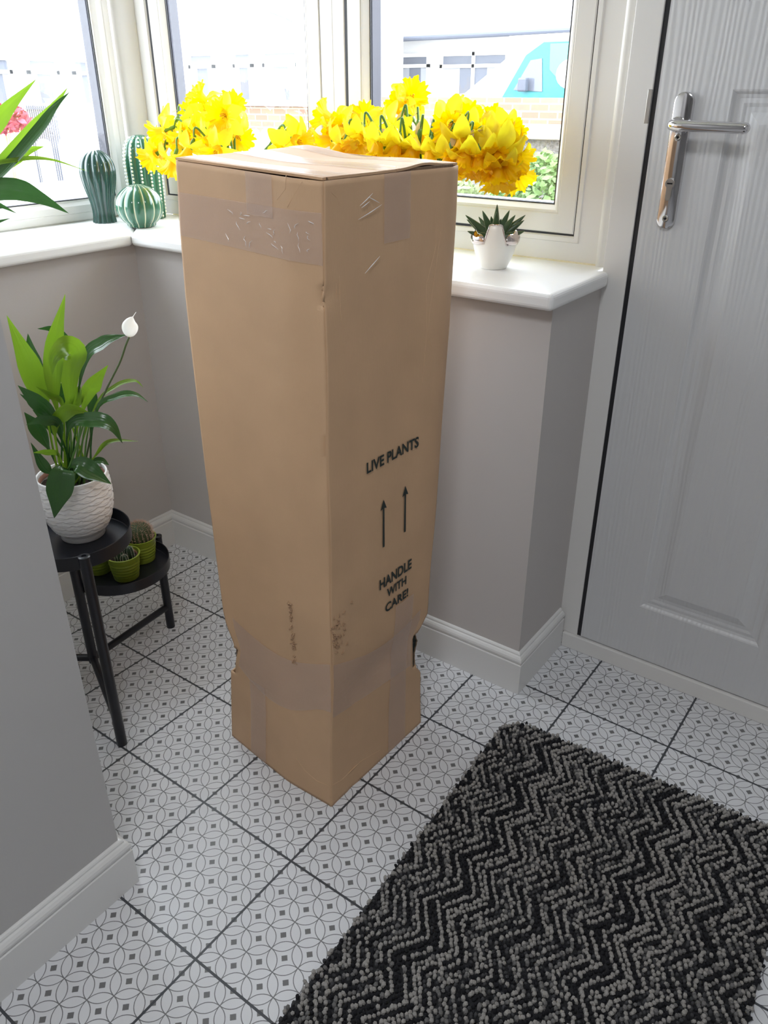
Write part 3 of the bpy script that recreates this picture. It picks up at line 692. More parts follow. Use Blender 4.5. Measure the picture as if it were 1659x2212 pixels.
# world positions of leaves and flower heads, metres
LILY_LEAVES=[([[-0.6102,-0.3664,0.5453],[-0.6364,-0.3715,0.6929],[-0.6331,-0.3856,0.7772],[-0.6334,-0.4058,0.8728]],0.042,0.2,1,0.25),([[-0.6262,-0.3542,0.5411],[-0.6599,-0.3523,0.7097],[-0.672,-0.353,0.7705],[-0.6717,-0.3526,0.8226]],0.0336,-0.3,0,0.25),([[-0.6052,-0.3579,0.5534],[-0.5997,-0.3683,0.7179],[-0.5919,-0.355,0.811],[-0.5823,-0.319,0.9002]],0.0353,0.3,1,0.25),([[-0.6035,-0.355,0.5478],[-0.5971,-0.3442,0.6933],[-0.5909,-0.3337,0.7631],[-0.5883,-0.3195,0.793],[-0.5656,-0.3498,0.8143],[-0.5595,-0.3788,0.8016],[-0.5634,-0.3855,0.7716]],0.0437,0.1,1,0.25),([[-0.6177,-0.3397,0.5379],[-0.5966,-0.3039,0.7543],[-0.5578,-0.2776,0.8056],[-0.5344,-0.2378,0.8177]],0.0286,-0.7,0,0.25),([[-0.6164,-0.3376,0.5374],[-0.5913,-0.3148,0.695],[-0.573,-0.3033,0.7319],[-0.5561,-0.2746,0.765]],0.0336,0.5,1,0.25),([[-0.5925,-0.3364,0.5487],[-0.5758,-0.308,0.6825],[-0.5609,-0.2631,0.7187],[-0.5512,-0.227,0.7218],[-0.5516,-0.2079,0.7034]],0.0126,-0.9,1,0.25),([[-0.5844,-0.3424,0.5483],[-0.5578,-0.317,0.6828],[-0.5377,-0.2828,0.7081],[-0.5205,-0.2537,0.7088],[-0.5084,-0.2331,0.6897]],0.0176,-0.8,0,0.25),([[-0.5802,-0.3746,0.557],[-0.5586,-0.3773,0.6716],[-0.5113,-0.3562,0.6911],[-0.4879,-0.3362,0.6795],[-0.4887,-0.3179,0.6387]],0.0319,-0.5,0,0.25),([[-0.5843,-0.3815,0.5586],[-0.5691,-0.3952,0.6883],[-0.5721,-0.4199,0.7344],[-0.5842,-0.4405,0.7656]],0.0303,-0.4,0,0.25),([[-0.6085,-0.3636,0.5397],[-0.5947,-0.3795,0.6638],[-0.5953,-0.4002,0.7061],[-0.6106,-0.4263,0.741]],0.0235,-0.5,0,0.25),([[-0.6068,-0.3607,0.5441],[-0.5855,-0.364,0.6973],[-0.5851,-0.383,0.7296],[-0.5965,-0.4022,0.7509]],0.0118,-0.3,1,0.25),([[-0.5736,-0.3831,0.5622],[-0.5565,-0.3934,0.6747],[-0.5515,-0.4244,0.7051],[-0.567,-0.4507,0.6995]],0.0218,-0.5,0,0.25),([[-0.5883,-0.3292,0.5472],[-0.5653,-0.3296,0.5977],[-0.5412,-0.3084,0.6261],[-0.5229,-0.2578,0.6144]],0.0109,-0.7,1,0.25),([[-0.5814,-0.3767,0.5526],[-0.5479,-0.4084,0.6055],[-0.5384,-0.4316,0.5724],[-0.5433,-0.4499,0.5215]],0.0471,0.0,0,0.15),([[-0.5773,-0.3697,0.551],[-0.5515,-0.3849,0.6033],[-0.5214,-0.3734,0.594],[-0.4964,-0.3506,0.5657]],0.0387,-0.3,0,0.25),([[-0.6121,-0.3303,0.5358],[-0.6113,-0.3092,0.5634],[-0.6023,-0.294,0.5643],[-0.596,-0.2833,0.553]],0.0151,-0.4,0,0.25),([[-0.5847,-0.3822,0.5538],[-0.5799,-0.3939,0.6168],[-0.5815,-0.4162,0.6327],[-0.5933,-0.4362,0.6349]],0.0134,-0.6,1,0.25),([[-0.6148,-0.3742,0.5421],[-0.625,-0.3915,0.5705],[-0.6305,-0.4009,0.5918],[-0.6369,-0.4117,0.6365]],0.0218,-0.3,0,0.25),([[-0.5716,-0.3797,0.5614],[-0.5621,-0.4029,0.6746],[-0.5441,-0.3922,0.7063],[-0.5337,-0.3746,0.712],[-0.529,-0.3469,0.6984]],0.0269,0.2,1,0.25),([[-0.6383,-0.3353,0.5253],[-0.644,-0.3253,0.6774],[-0.6436,-0.3246,0.7052],[-0.6454,-0.3277,0.7313]],0.0286,0.1,0,0.25),([[-0.6146,-0.3542,0.5394],[-0.6072,-0.3417,0.6719],[-0.598,-0.326,0.706],[-0.6013,-0.3119,0.7286]],0.0252,0.2,1,0.25),([[-0.6534,-0.3412,0.5233],[-0.6373,-0.2942,0.7257],[-0.6381,-0.2956,0.7892],[-0.6481,-0.3125,0.8245],[-0.663,-0.3379,0.8294]],0.0252,-0.6,0,0.25),([[-0.6237,-0.3302,0.5326],[-0.6051,-0.2987,0.659],[-0.6004,-0.2907,0.6953],[-0.5991,-0.2885,0.7317]],0.0185,0.1,0,0.25),([[-0.6361,-0.3513,0.5321],[-0.65,-0.3748,0.6159],[-0.6566,-0.3861,0.6559],[-0.6631,-0.3971,0.6856]],0.0286,0.1,0,0.25),([[-0.6577,-0.3485,0.5249],[-0.6598,-0.3521,0.6347],[-0.6642,-0.3596,0.6598],[-0.6731,-0.3746,0.6812]],0.0218,0.1,0,0.25)]
LILY_STEMS=[[[-0.5802,-0.3746,0.557],[-0.5749,-0.3657,0.6502],[-0.5746,-0.3651,0.6866]],[[-0.606,-0.3593,0.5438],[-0.5957,-0.3419,0.6467],[-0.5886,-0.3297,0.6908]],[[-0.5888,-0.3695,0.5526],[-0.5767,-0.3489,0.6386],[-0.5696,-0.3369,0.6972]],[[-0.5974,-0.3644,0.5482],[-0.583,-0.34,0.6255],[-0.5727,-0.3225,0.683]],[[-0.6232,-0.3491,0.5349],[-0.6063,-0.3205,0.6043],[-0.5967,-0.3041,0.6626]],[[-0.6318,-0.344,0.5305],[-0.6221,-0.3276,0.6018],[-0.6154,-0.3161,0.6994]],[[-0.5716,-0.3797,0.5614],[-0.5571,-0.3551,0.6565],[-0.5509,-0.3446,0.6856]]]
LILY_FLOWER={'stem':[[-0.5929,-0.3371,0.5439],[-0.5765,-0.3092,0.6641],[-0.5625,-0.2855,0.7155],[-0.5459,-0.2574,0.7652],[-0.5375,-0.2431,0.7984],[-0.5335,-0.2363,0.8124]],'spathe':[[-0.5335,-0.2363,0.8124],[-0.5313,-0.2325,0.8317],[-0.5291,-0.2288,0.8441],[-0.524,-0.2202,0.8567]]}
STRAP_LEAVES=[([[-1.1716,-0.1945,0.9663],[-1.1233,-0.123,1.1045],[-1.0669,-0.0753,1.176],[-1.0256,-0.014,1.236]],0.04,0.3,1,0.3),([[-1.169,-0.1907,0.9661],[-1.0965,-0.119,1.0547],[-1.0462,-0.0446,1.1309],[-1.0149,0.0019,1.1798],[-0.9913,0.0368,1.2213]],0.0329,0.4,1,0.3),([[-1.169,-0.1907,0.9661],[-1.075,-0.1229,1.0468],[-1.0142,-0.0418,1.1361],[-0.9925,-0.0008,1.1845],[-0.9818,0.033,1.2125]],0.0235,-0.4,0,0.3),([[-1.169,-0.1907,0.9661],[-1.1306,-0.1338,1.0446],[-1.0898,-0.0734,1.0801],[-1.0667,-0.0392,1.0979],[-1.0467,-0.0095,1.1055]],0.0318,0.2,1,0.3),([[-1.169,-0.1907,0.9661],[-1.0798,-0.1479,1.0621],[-1.0364,-0.0837,1.0829],[-1.0,-0.0297,1.0814],[-0.9584,0.0319,1.0551]],0.0106,-0.5,1,0.3),([[-1.169,-0.1907,0.9661],[-1.0942,-0.1513,1.0153],[-1.0483,-0.1013,1.0233],[-1.0188,-0.0576,1.0024],[-0.99,-0.015,0.9701]],0.0471,-0.2,0,0.3),([[-1.169,-0.1907,0.9661],[-1.1541,-0.1328,0.9953],[-1.1335,-0.1023,0.989],[-1.1111,-0.0691,0.9666]],0.0188,-0.2,0,0.3),([[-1.169,-0.1907,0.9661],[-1.0906,-0.1818,0.9855],[-1.073,-0.1558,0.9603],[-1.0504,-0.1223,0.9661]],0.0165,-0.4,0,0.3),([[-1.1716,-0.1945,0.9663],[-1.1747,-0.1991,1.0973],[-1.1894,-0.2209,1.1683],[-1.2155,-0.2595,1.1857]],0.0471,0.3,0,0.3),([[-1.1716,-0.1945,0.9663],[-1.1881,-0.1654,1.1224],[-1.2005,-0.1479,1.202],[-1.2048,-0.1544,1.2791]],0.0471,0.3,1,0.3)]
DAFFODILS=[([-1.05,0.36,1.129],(-0.5,-0.3,-0.8)),([-1.018,0.3,1.125],(-0.8,-0.5,-0.3)),([-1.055,0.3,1.071],(-0.9,-0.3,-0.5)),([-0.958,0.27,1.059],(-0.4,-0.3,-1)),([-0.975,0.33,1.104],(-0.6,-0.6,-0.4)),([-0.971,0.4,1.195],(-0.2,-0.6,0.6)),([-0.792,0.3,1.164],(0.35,-1,0.0)),([-0.928,0.38,1.148],(-0.2,0.5,0.3)),([-0.823,0.36,1.122],(0.8,-0.2,-0.5)),([-0.785,0.26,1.093],(0.1,-1,-0.5)),([-0.985,0.38,1.159],(-0.6,0.3,0.3)),([-0.876,0.25,1.086],(-0.2,-0.6,-0.9)),([-0.596,0.32,1.118],(1,-0.1,-0.35)),([-0.529,0.36,1.156],(-0.8,-0.3,0.4)),([-0.493,0.3,1.12],(-0.7,-0.7,-0.2)),([-0.466,0.33,1.146],(-0.1,-0.9,0.1)),([-0.432,0.27,1.11],(-0.3,-0.6,-0.9)),([-0.391,0.28,1.128],(0.1,-0.7,-0.7)),([-0.441,0.37,1.157],(0.2,-0.4,0.3)),([-0.322,0.25,1.115],(0.1,-0.5,-1)),([-0.332,0.31,1.141],(-0.3,-0.6,-0.7)),([-0.358,0.38,1.181],(-0.6,-0.3,0.5)),([-0.349,0.4,1.198],(0.5,-0.3,0.3)),([-0.292,0.27,1.111],(0,-0.5,-1)),([-0.261,0.29,1.115],(-0.2,-0.3,-1)),([-0.21,0.27,1.106],(0.1,-0.3,-1)),([-0.277,0.33,1.129],(0.3,-0.3,-0.9)),([-0.184,0.3,1.157],(0.3,-0.8,-0.2)),([-0.173,0.34,1.163],(0.5,-0.6,0.1)),([-0.139,0.27,1.128],(0.2,-0.6,-0.8)),([-0.143,0.36,1.156],(0.7,-0.2,0.2)),([-0.09,0.33,1.143],(0.9,-0.4,-0.2)),([-0.085,0.28,1.118],(0.5,-0.6,-0.5)),([-0.062,0.32,1.109],(0.9,-0.2,-0.6)),([-0.097,0.26,1.099],(0.2,-0.4,-1)),([-0.068,0.28,1.082],(0.3,-0.3,-1)),([-0.162,0.26,1.1],(0,-0.3,-1)),([-0.106,0.38,1.124],(0.8,0.3,-0.2)),([-0.848,0.3,1.114],(-0.1,-0.8,-0.6)),([-0.853,0.38,1.171],(0.5,-0.3,0.5)),([-0.938,0.34,1.12],(-0.3,-0.7,-0.2)),([-1.052,0.33,1.091],(-0.7,-0.3,-0.7)),([-0.643,0.34,1.107],(0.6,-0.6,-0.4)),([-0.425,0.3,1.1],(-0.2,-0.5,-1)),([-0.5,0.34,1.132],(-0.6,-0.5,0)),([-0.399,0.33,1.13],(0.2,-0.8,-0.3)),([-0.32,0.27,1.093],(0.1,-0.4,-1)),([-0.29,0.3,1.097],(0,-0.4,-1)),([-0.224,0.34,1.131],(0.0,-0.7,-0.5)),([-0.137,0.3,1.142],(0.1,-0.9,-0.3)),([-0.106,0.32,1.095],(0.6,-0.4,-0.8)),([-0.065,0.28,1.107],(0.4,-0.6,-0.7)),([-0.121,0.25,1.106],(0.0,-0.4,-1)),([-0.224,0.38,1.171],(-0.2,-0.3,0.6)),([-0.077,0.36,1.081],(0.7,-0.2,-0.8)),([-0.108,0.31,1.135],(0.3,-0.9,0.0))]
DAFF_LABELS=['daffodil hanging, leftmost in the top tier of the left bunch', 'daffodil turned left, leftmost in the middle tier of the left bunch', 'daffodil turned left, leftmost in the lowest tier of the left bunch', 'daffodil hanging, third from the left in the lowest tier of the left bunch', 'daffodil turned left, second from the left in the middle tier of the left bunch', 'daffodil looking up, third from the left in the top tier of the left bunch', 'daffodil facing the room, second from the right in the top tier of the left bunch', 'daffodil looking up, third from the right in the top tier of the left bunch', 'daffodil turned right, second from the right in the middle tier of the left bunch', 'daffodil facing the room, second from the right in the lowest tier of the left bunch', 'daffodil looking up, second from the left in the top tier of the left bunch', 'daffodil hanging, third from the right in the lowest tier of the left bunch', 'daffodil turned right, rightmost in the middle tier of the left bunch', 'daffodil looking up, leftmost in the top tier of the right bunch', 'daffodil turned left, leftmost in the middle tier of the right bunch', 'daffodil facing the room, third from the left in the top tier of the right bunch', 'daffodil hanging, second from the left in the middle tier of the right bunch', 'daffodil facing the room, third from the left in the middle tier of the right bunch', 'daffodil looking up, fourth from the left in the top tier of the right bunch', 'daffodil hanging, fifth from the left in the middle tier of the right bunch', 'daffodil facing the room, fifth from the left in the top tier of the right bunch', 'daffodil looking up, sixth from the left in the top tier of the right bunch', 'daffodil looking up, sixth from the right in the top tier of the right bunch', 'daffodil hanging, third from the left in the lowest tier of the right bunch', 'daffodil hanging, sixth from the left in the middle tier of the right bunch', 'daffodil hanging, fifth from the left in the lowest tier of the right bunch', 'daffodil hanging, sixth from the right in the middle tier of the right bunch', 'daffodil facing the room, fifth from the right in the top tier of the right bunch', 'daffodil turned right, third from the right in the top tier of the right bunch', 'daffodil hanging, fourth from the right in the middle tier of the right bunch', 'daffodil turned right, second from the right in the top tier of the right bunch', 'daffodil turned right, rightmost in the top tier of the right bunch', 'daffodil turned right, fifth from the right in the lowest tier of the right bunch', 'daffodil turned right, second from the right in the lowest tier of the right bunch', 'daffodil hanging, seventh from the right in the lowest tier of the right bunch', 'daffodil hanging, fourth from the right in the lowest tier of the right bunch', 'daffodil hanging, sixth from the left in the lowest tier of the right bunch', 'daffodil turned right, rightmost in the middle tier of the right bunch', 'daffodil facing the room, third from the right in the middle tier of the left bunch', 'daffodil looking up, rightmost in the top tier of the left bunch', 'daffodil facing the room, third from the left in the middle tier of the left bunch', 'daffodil turned left, second from the left in the lowest tier of the left bunch', 'daffodil turned right, rightmost in the lowest tier of the left bunch', 'daffodil hanging, leftmost in the lowest tier of the right bunch', 'daffodil turned left, second from the left in the top tier of the right bunch', 'daffodil facing the room, fourth from the left in the middle tier of the right bunch', 'daffodil hanging, second from the left in the lowest tier of the right bunch', 'daffodil hanging, fourth from the left in the lowest tier of the right bunch', 'daffodil facing the room, fifth from the right in the middle tier of the right bunch', 'daffodil facing the room, third from the right in the middle tier of the right bunch', 'daffodil hanging, sixth from the right in the lowest tier of the right bunch', 'daffodil facing the room, third from the right in the lowest tier of the right bunch', 'daffodil hanging, seventh from the left in the lowest tier of the right bunch', 'daffodil looking up, fourth from the right in the top tier of the right bunch', 'daffodil hanging, rightmost in the lowest tier of the right bunch', 'daffodil facing the room, second from the right in the middle tier of the right bunch']
# ================================================================ LEAVES
CAMP = Vector((0.7026, -1.1330, 1.2153))
def leaf_mesh(P, width, tw, cup, blade0, petiole=.0016, n=26, tipw=.0, vein=.0005, ruffle=0.0):
    """one leaf: petiole then a lance-shaped blade folded along the midrib"""
    pts = smoothcurve(P, n); mb = MB(); NA = 17
    for i, p in enumerate(pts):
        t = i/n; T = (pts[min(i+1, n)]-pts[max(i-1, 0)]).normalized()
        f = (CAMP-p).normalized(); f = (f-T*f.dot(T))
        if f.length < .05: f = T.orthogonal()
        f.normalize(); f = Matrix.Rotation(tw, 3, T) @ f; sd = T.cross(f).normalized()
        if t < blade0: hw = petiole; cp = 1.0
        else:
            s = (t-blade0)/(1-blade0); hw = max(petiole*(1-s), .5*width*(math.sin(PI*s**.82)**.8*(1.0 if s < .6 else 1-.45*((s-.6)/.4)**.8))); cp = cup
        for k in range(NA):
            x = -1+2*k/(NA-1)
            mb.v.append(tuple(p + sd*(x*hw) + f*(-cp*abs(x)*hw*.9*0 + cp*(x*x)*hw + vein*math.cos(abs(x)*6.5*PI)*(hw > .006) - .0009*(abs(x) < .05)*(hw > .004) + ruffle*hw*math.sin(i*1.3)*abs(x))))
    for i in range(n):
        for k in range(NA-1): mb.f.append((i*NA+k, i*NA+k+1, (i+1)*NA+k+1, (i+1)*NA+k)); mb.mi.append(0)
    return mb

# ================================================================ PEACE LILY in white relief pot
LPX, LPY, LPZ = -.607, -.361, .4278
lily = thing('potted_peace_lily', 'peace lily with one white flower in a white scalloped pot on the upper black tray', 'potted plant', (0, 0, 0))
def scal(r, z, a):
    if z < .014 or z > .126: return r
    # overlapping scalloped ridges
    row = (z-.014)/.0096; ri = math.floor(row); fr = row-ri
    ph = (a*12/PI/2+ (ri % 2)*.5) % 1.0
    sc_ = fr + .42*math.sin(PI*ph)
    return r + .0026*(1-(sc_ % 1.0)) - .0012
mb = MB(); prof = [(.001, 0), (.040, 0), (.0425, .001), (.0425, .010), (.0445, .014)]
n = 110
body_ = smoothcurve([(.0450, 0, .014), (.0535, 0, .024), (.0620, 0, .044), (.0675, 0, .068), (.0690, 0, .090), (.0680, 0, .112), (.0660, 0, .132)], 150)
for q_ in body_[1:]: prof.append((q_.x, q_.z))
prof += [(.0655, .1335), (.0635, .1345), (.0620, .133), (.0615, .118), (.0613, .113)]
mb.lathe(prof, (LPX, LPY, LPZ), 208, fn=scal, cap=False)
mb.build('pot', M_whitepot, lily, smooth=True)
MB().lathe([(.0608, .124), (.0612, .127), (.0595, .127), (.0590, .118)], (LPX, LPY, LPZ), 48, cap=False).build('inner_pot', M_terr, lily, smooth=True)
mb = MB()
for i in range(9):
    for k in range(40):
        a = 2*PI*k/40; r = .0598*i/8; mb.v.append((LPX+r*math.cos(a), LPY+r*math.sin(a), LPZ+.113+random.uniform(-.003, .003)))
mb.f = [(i*40+k, i*40+(k+1) % 40, (i+1)*40+(k+1) % 40, (i+1)*40+k) for i in range(8) for k in range(40)]; mb.mi = [0]*len(mb.f)
mb.build('soil', M_soil, lily)
for P, wd, tw, kind, cup in LILY_LEAVES:
    b0 = 1/(len(P)-1)*(.85 if len(P) > 3 else .5)
    P = [list(p) for p in P]; P[0] = [LPX+random.uniform(-.028, .028), LPY+random.uniform(-.028, .028), LPZ+.112]
    leaf_mesh(P, wd, tw, cup, b0, .0019).build('leaf', M_leafb if kind else M_leafd, lily, smooth=True, fixn=False)
for P in LILY_STEMS:
    P = [list(p) for p in P]; P[0] = [LPX+random.uniform(-.025, .025), LPY+random.uniform(-.025, .025), LPZ+.112]
    MB().tube(smoothcurve(P, 10), [.0024-.0010*i/10 for i in range(11)], 6).build('stem', M_stem, lily, smooth=True)
fl = LILY_FLOWER
st = MB().tube(smoothcurve([[LPX+.01, LPY+.01, LPZ+.112]]+fl['stem'][1:], 24), [.0018]*25, 8).build('flower_stem', mat('dark_flower_stem', (.06, .10, .03), .5), lily, smooth=True)
sp = [Vector(p) for p in fl['spathe']]; cv = smoothcurve(sp, 22); mb = MB(); n = 22
wprof = lambda s: .0132*math.sin(PI*min(1, s/.78)**.75)**.8*(1 if s < .78 else 0) + .0012*(1-s)+.0004
for i, p in enumerate(cv):
    s = i/n; T = (cv[min(i+1, n)]-cv[max(i-1, 0)]).normalized(); f = (CAMP-p); f = (f-T*f.dot(T)).normalized(); sd = T.cross(f)
    for k in range(13):
        a = -1.9+3.8*k/12
        mb.v.append(tuple(p + sd*(math.sin(a)*wprof(s)) + f*(math.cos(a)*wprof(s)*.7)))
mb.f = [(i*13+k, i*13+k+1, (i+1)*13+k+1, (i+1)*13+k) for i in range(n) for k in range(12)]; mb.mi = [0]*len(mb.f)
mb.build('spathe', M_spathe, lily, smooth=True, fixn=False)
MB().tube([sp[0], sp[0].lerp(sp[1], .9)], [.003, .0022], 8).build('spadix', M_cream, lily, smooth=True)

# ================================================================ STRAP-LEAVED PLANT at the left window
PX, PY = -1.170, -.191
strap = thing('potted_strap_leaf_plant', 'long arching green leaves entering from the left in front of the left window', 'potted plant')
MB().lathe([(.03, 0), (.045, .001), (.056, .07), (.058, .085), (.054, .085), (.050, .072)], (PX, PY, .902), 40, cap=True).build('pot', M_whitepot, strap, smooth='auto')
for P, wd, tw, kind, cup in STRAP_LEAVES:
    P = [list(p) for p in P]; P[0] = [PX+random.uniform(-.012, .012), PY+random.uniform(-.012, .012), .97]
    leaf_mesh(P, wd, tw, .35, .02, .006, n=34).build('leaf', M_leafb if kind else M_leafd, strap, smooth=True, fixn=False)

# ================================================================ PLANT STAND
stand = thing('plant_stand', 'black metal plant stand with round trays at two heights', 'plant stand')
cx, cy = -.700, -.344
legs = [((-.482, -.443), .456), ((-.723, -.105), .264), ((-.895, -.484), .36)]
for (lx, ly), h in legs:
    lg = MB().tube([(lx, ly, 0), (lx, ly, h)], .0105, 24).build('leg', M_black, stand, smooth='auto', bevel=0)
    MB().lathe([(.0112, -.001), (.0112, .003), (.009, .0042), (.0045, .0042), (.0042, .0015), (.0005, .0015)], (lx, ly, h), 24).build('leg_cap', M_black, lg, smooth='auto')
    if (lx, ly) == (-.482, -.443): MB().lathe([(.0108, 0), (.0110, .0008), (.0108, .0016)], (lx, ly, .044), 24, cap=False).build('foot_sleeve', M_black, lg, smooth='auto')
    MB().tube([(cx, cy, .062), (lx, ly, .062)], .0085, 16).build('crossbar', M_black, stand, smooth='auto')
MB().tube([(cx, cy, .052), (cx, cy, .427)], .0105, 24).build('centre_post', M_black, stand, smooth='auto')
def tray(x, y, z, r, hgt):
    MB().lathe([(.001, 0), (r-.002, 0), (r, .0015), (r, hgt-.001), (r-.0008, hgt), (r-.002, hgt-.001), (r-.0025, .004), (r-.004, .0028), (.001, .0028)], (x, y, z), 96, cap=False).build('tray', M_black, stand, smooth='auto')
tray(-.593, -.3925, .4250, .110, .030)
tray(-.7115, -.2235, .2340, .110, .027)

# ================================================================ SMALL CACTI IN LIME POTS
def lime_pot(root, h=.060):
    prof = [(.001, 0), (.0265, 0), (.0275, .001)]
    for k in range(1, 41):
        z = h*k/40; r = .0275+.0085*z/h; band = (.0007*math.sin(z*2*PI/.0078)) if .012 < z < h*.80 else 0
        prof.append((r+band, z))
    prof += [(.0372, h), (.0375, h-.0005+.001), (.0345, h+.0008), (.0335, h-.004), (.0325, h-.012)]
    MB().lathe(prof, (0, 0, 0), 56, cap=False).build('pot', M_limepot, root, smooth='auto')
    MB().lathe([(.0305, h-.012), (.0310, h-.004), (.0298, h-.004), (.0295, h-.014)], (0, 0, 0), 40, cap=False).build('inner_pot', M_terr, root, smooth=True)
    MB().lathe([(.001, h-.010), (.0300, h-.010)], (0, 0, 0), 30, cap=False).build('soil', M_soil, root)
def cactus_body(root, c, r, hgt, ribs, m, spinem, name='body', spl=.006, dome=.5):
    def prof_r(s): return r*(1.0 if s < 1-dome else math.sqrt(max(0, 1-((s-(1-dome))/dome)**2)))*(.86+.14*min(1, s*4))
    prof = [(max(.0006, prof_r(k/24)), hgt*k/24) for k in range(25)]
    fn = lambda rr, z, a: rr*(1+.085*math.cos(ribs*a+z*60))
    b_ = MB().lathe(prof, c, 72, fn=fn, cap=False).build(name, m, root, smooth=True)
    mb = MB()
    for q in range(ribs):
        for k in range(1, 15):
            s = .08+.9*k/15; z = hgt*s; a = (2*PI*q-z*60)/ribs; rr = prof_r(s)*1.08
            p = Vector((c[0]+rr*math.cos(a), c[1]+rr*math.sin(a), c[2]+z)); nrm = Vector((math.cos(a), math.sin(a), .2+1.6*max(0, s-.6)))
            for j in range(3):
                d = (nrm.normalized()+Vector((random.uniform(-.7, .7), random.uniform(-.7, .7), random.uniform(-.5, .8)))).normalized()
                mb.tube([p, p+d*spl*random.uniform(.6, 1)], [.0004, .0001], 3)
    for k in range(int(ribs*3.5)):
        a = random.uniform(0, 6.28); s = random.uniform(.88, .995); rr = prof_r(s)*random.uniform(.3, 1.0); p = Vector((c[0]+rr*math.cos(a), c[1]+rr*math.sin(a), c[2]+hgt*s))
        mb.tube([p, p+Vector((math.cos(a)*.5+random.uniform(-.4, .4), math.sin(a)*.5+random.uniform(-.4, .4), 1)).normalized()*spl], [.0005, .0001], 3)
    mb.build('spines', spinem, b_, fixn=False)
def small_cactus(x, y, label, kind):
    t = thing('potted_cactus', label, 'cactus', (x, y, .2372), 'cacti in lime green pots')
    lime_pot(t)
    if kind == 0: cactus_body(t, (.001, 0, .046), .0262, .052, 20, M_cactus, M_spine_r, spl=.0085)
    elif kind == 1:
        for (dx, dy, r, h) in ((.0, .004, .010, .042), (.016, .006, .0085, .034), (-.013, .010, .0085, .030), (.004, -.013, .0085, .028), (-.014, -.008, .007, .022), (.017, -.010, .007, .020)):
            cactus_body(t, (dx, dy, .048), r, h, 7, mat('dark_cactus_skin', (.02, .055, .025), .5) if 'dark_cactus_skin' not in bpy.data.materials else bpy.data.materials['dark_cactus_skin'], M_spine_w, 'stalk', .003, .35)
    else: cactus_body(t, (0, 0, .046), .018, .022, 12, M_cactus, M_spine_w, spl=.004)
    return t
small_cactus(-.6745, -.2370, 'clump of thin cactus stalks in the front lime pot on the lower tray', 1)
small_cactus(-.7060, -.1650, 'round cactus with pinkish spines in a lime pot at the far side of the tray', 0)
small_cactus(-.7480, -.2560, 'lime pot mostly hidden under the upper tray, behind the plant stand leg', 2)

# ================================================================ CERAMIC CACTI on the sill
def ribbed(prof, ribs, depth, lines, c, mats, parent=None, name='ceramic_cactus', seg=14, tw=0):
    n = ribs*seg; mb = MB()
    for (r, z) in prof:
        for k in range(n):
            a = 2*PI*k/n; x = abs(((k/seg) % 1.0)-.5)*2        # 1 at the grooves
            mb.v.append((r*(1-depth*(x**2))*math.cos(a), r*(1-depth*(x**2))*math.sin(a), z))
    for i in range(len(prof)-1):
        for k in range(n):
            mb.f.append((i*n+k, i*n+(k+1) % n, (i+1)*n+(k+1) % n, (i+1)*n+k))
            mb.mi.append(1 if lines and (k % seg) in lines else 0)
    m = (len(prof)-1)*n; mb.f.append(tuple(range(n))[::-1]); mb.mi.append(0); mb.f.append(tuple(range(m, m+n))); mb.mi.append(0)
    return mb.build(name, mats, parent, smooth=True, loc=c)
vp = [(.030, 0), (.031, .002), (.0295, .012), (.0285, .025), (.030, .045), (.0345, .065), (.040, .085), (.0445, .105), (.0465, .122), (.0455, .138), (.0405, .153), (.031, .166), (.018, .1745), (.008, .1775), (.001, .1765)]
def dense(prof, n=60):
    P = smoothcurve([(r, 0, z) for r, z in prof], n); return [(max(.0005, p.x), p.z) for p in P]
o = ribbed(dense(vp), 13, .11, (), (-1.232, .250, .902), [M_cer_dark, M_cer_line]); o.name = 'ceramic_cactus_vase'
tag(o, 'dark green glossy ribbed ceramic cactus, bulging at the top, at the left on the sill', 'ornament', 'ceramic cacti')
gp = [(.030, 0), (.036, .004)] + [(.0595*math.sin(PI*(.19+.81*k/26)), .050-.0525*math.cos(PI*(.19+.81*k/26))) for k in range(1, 26)] + [(.0012, .0985)]
o = ribbed(dense(gp, 60), 14, .05, (0, 13), (-1.087, .256, .902), [M_cer_mid, M_cer_line]); o.name = 'ceramic_cactus_ball'
tag(o, 'round green ceramic cactus with pale lines at the corner of the sill', 'ornament', 'ceramic cacti')
tc_ = thing('ceramic_cactus_column', 'tall green ceramic cactus covered in white dots behind the round one', 'ornament', (-1.200, .372, .902), 'ceramic cacti')
tp = [(.043, 0), (.0455, .004), (.046, .03), (.047, .09), (.0475, .14), (.0455, .165), (.039, .187), (.027, .201), (.012, .208), (.001, .2095)]
ribbed(dense(tp), 12, .10, (), (0, 0, 0), [M_cer_mid], tc_, 'body')
mb = MB(); dp = dense(tp, 200)
for q in range(12):
    for k in range(23):
        z = .008+.0088*k; r = min(dp, key=lambda t_: abs(t_[1]-z))[0]; a = 2*PI*(q+.5)/12
        mb.sphere((r*1.0*math.cos(a), r*1.0*math.sin(a), z), .0030, 2, 0, (1, 1, 1.1))
mb.build('dots', M_cer_dot, tc_, smooth=True, fixn=False)

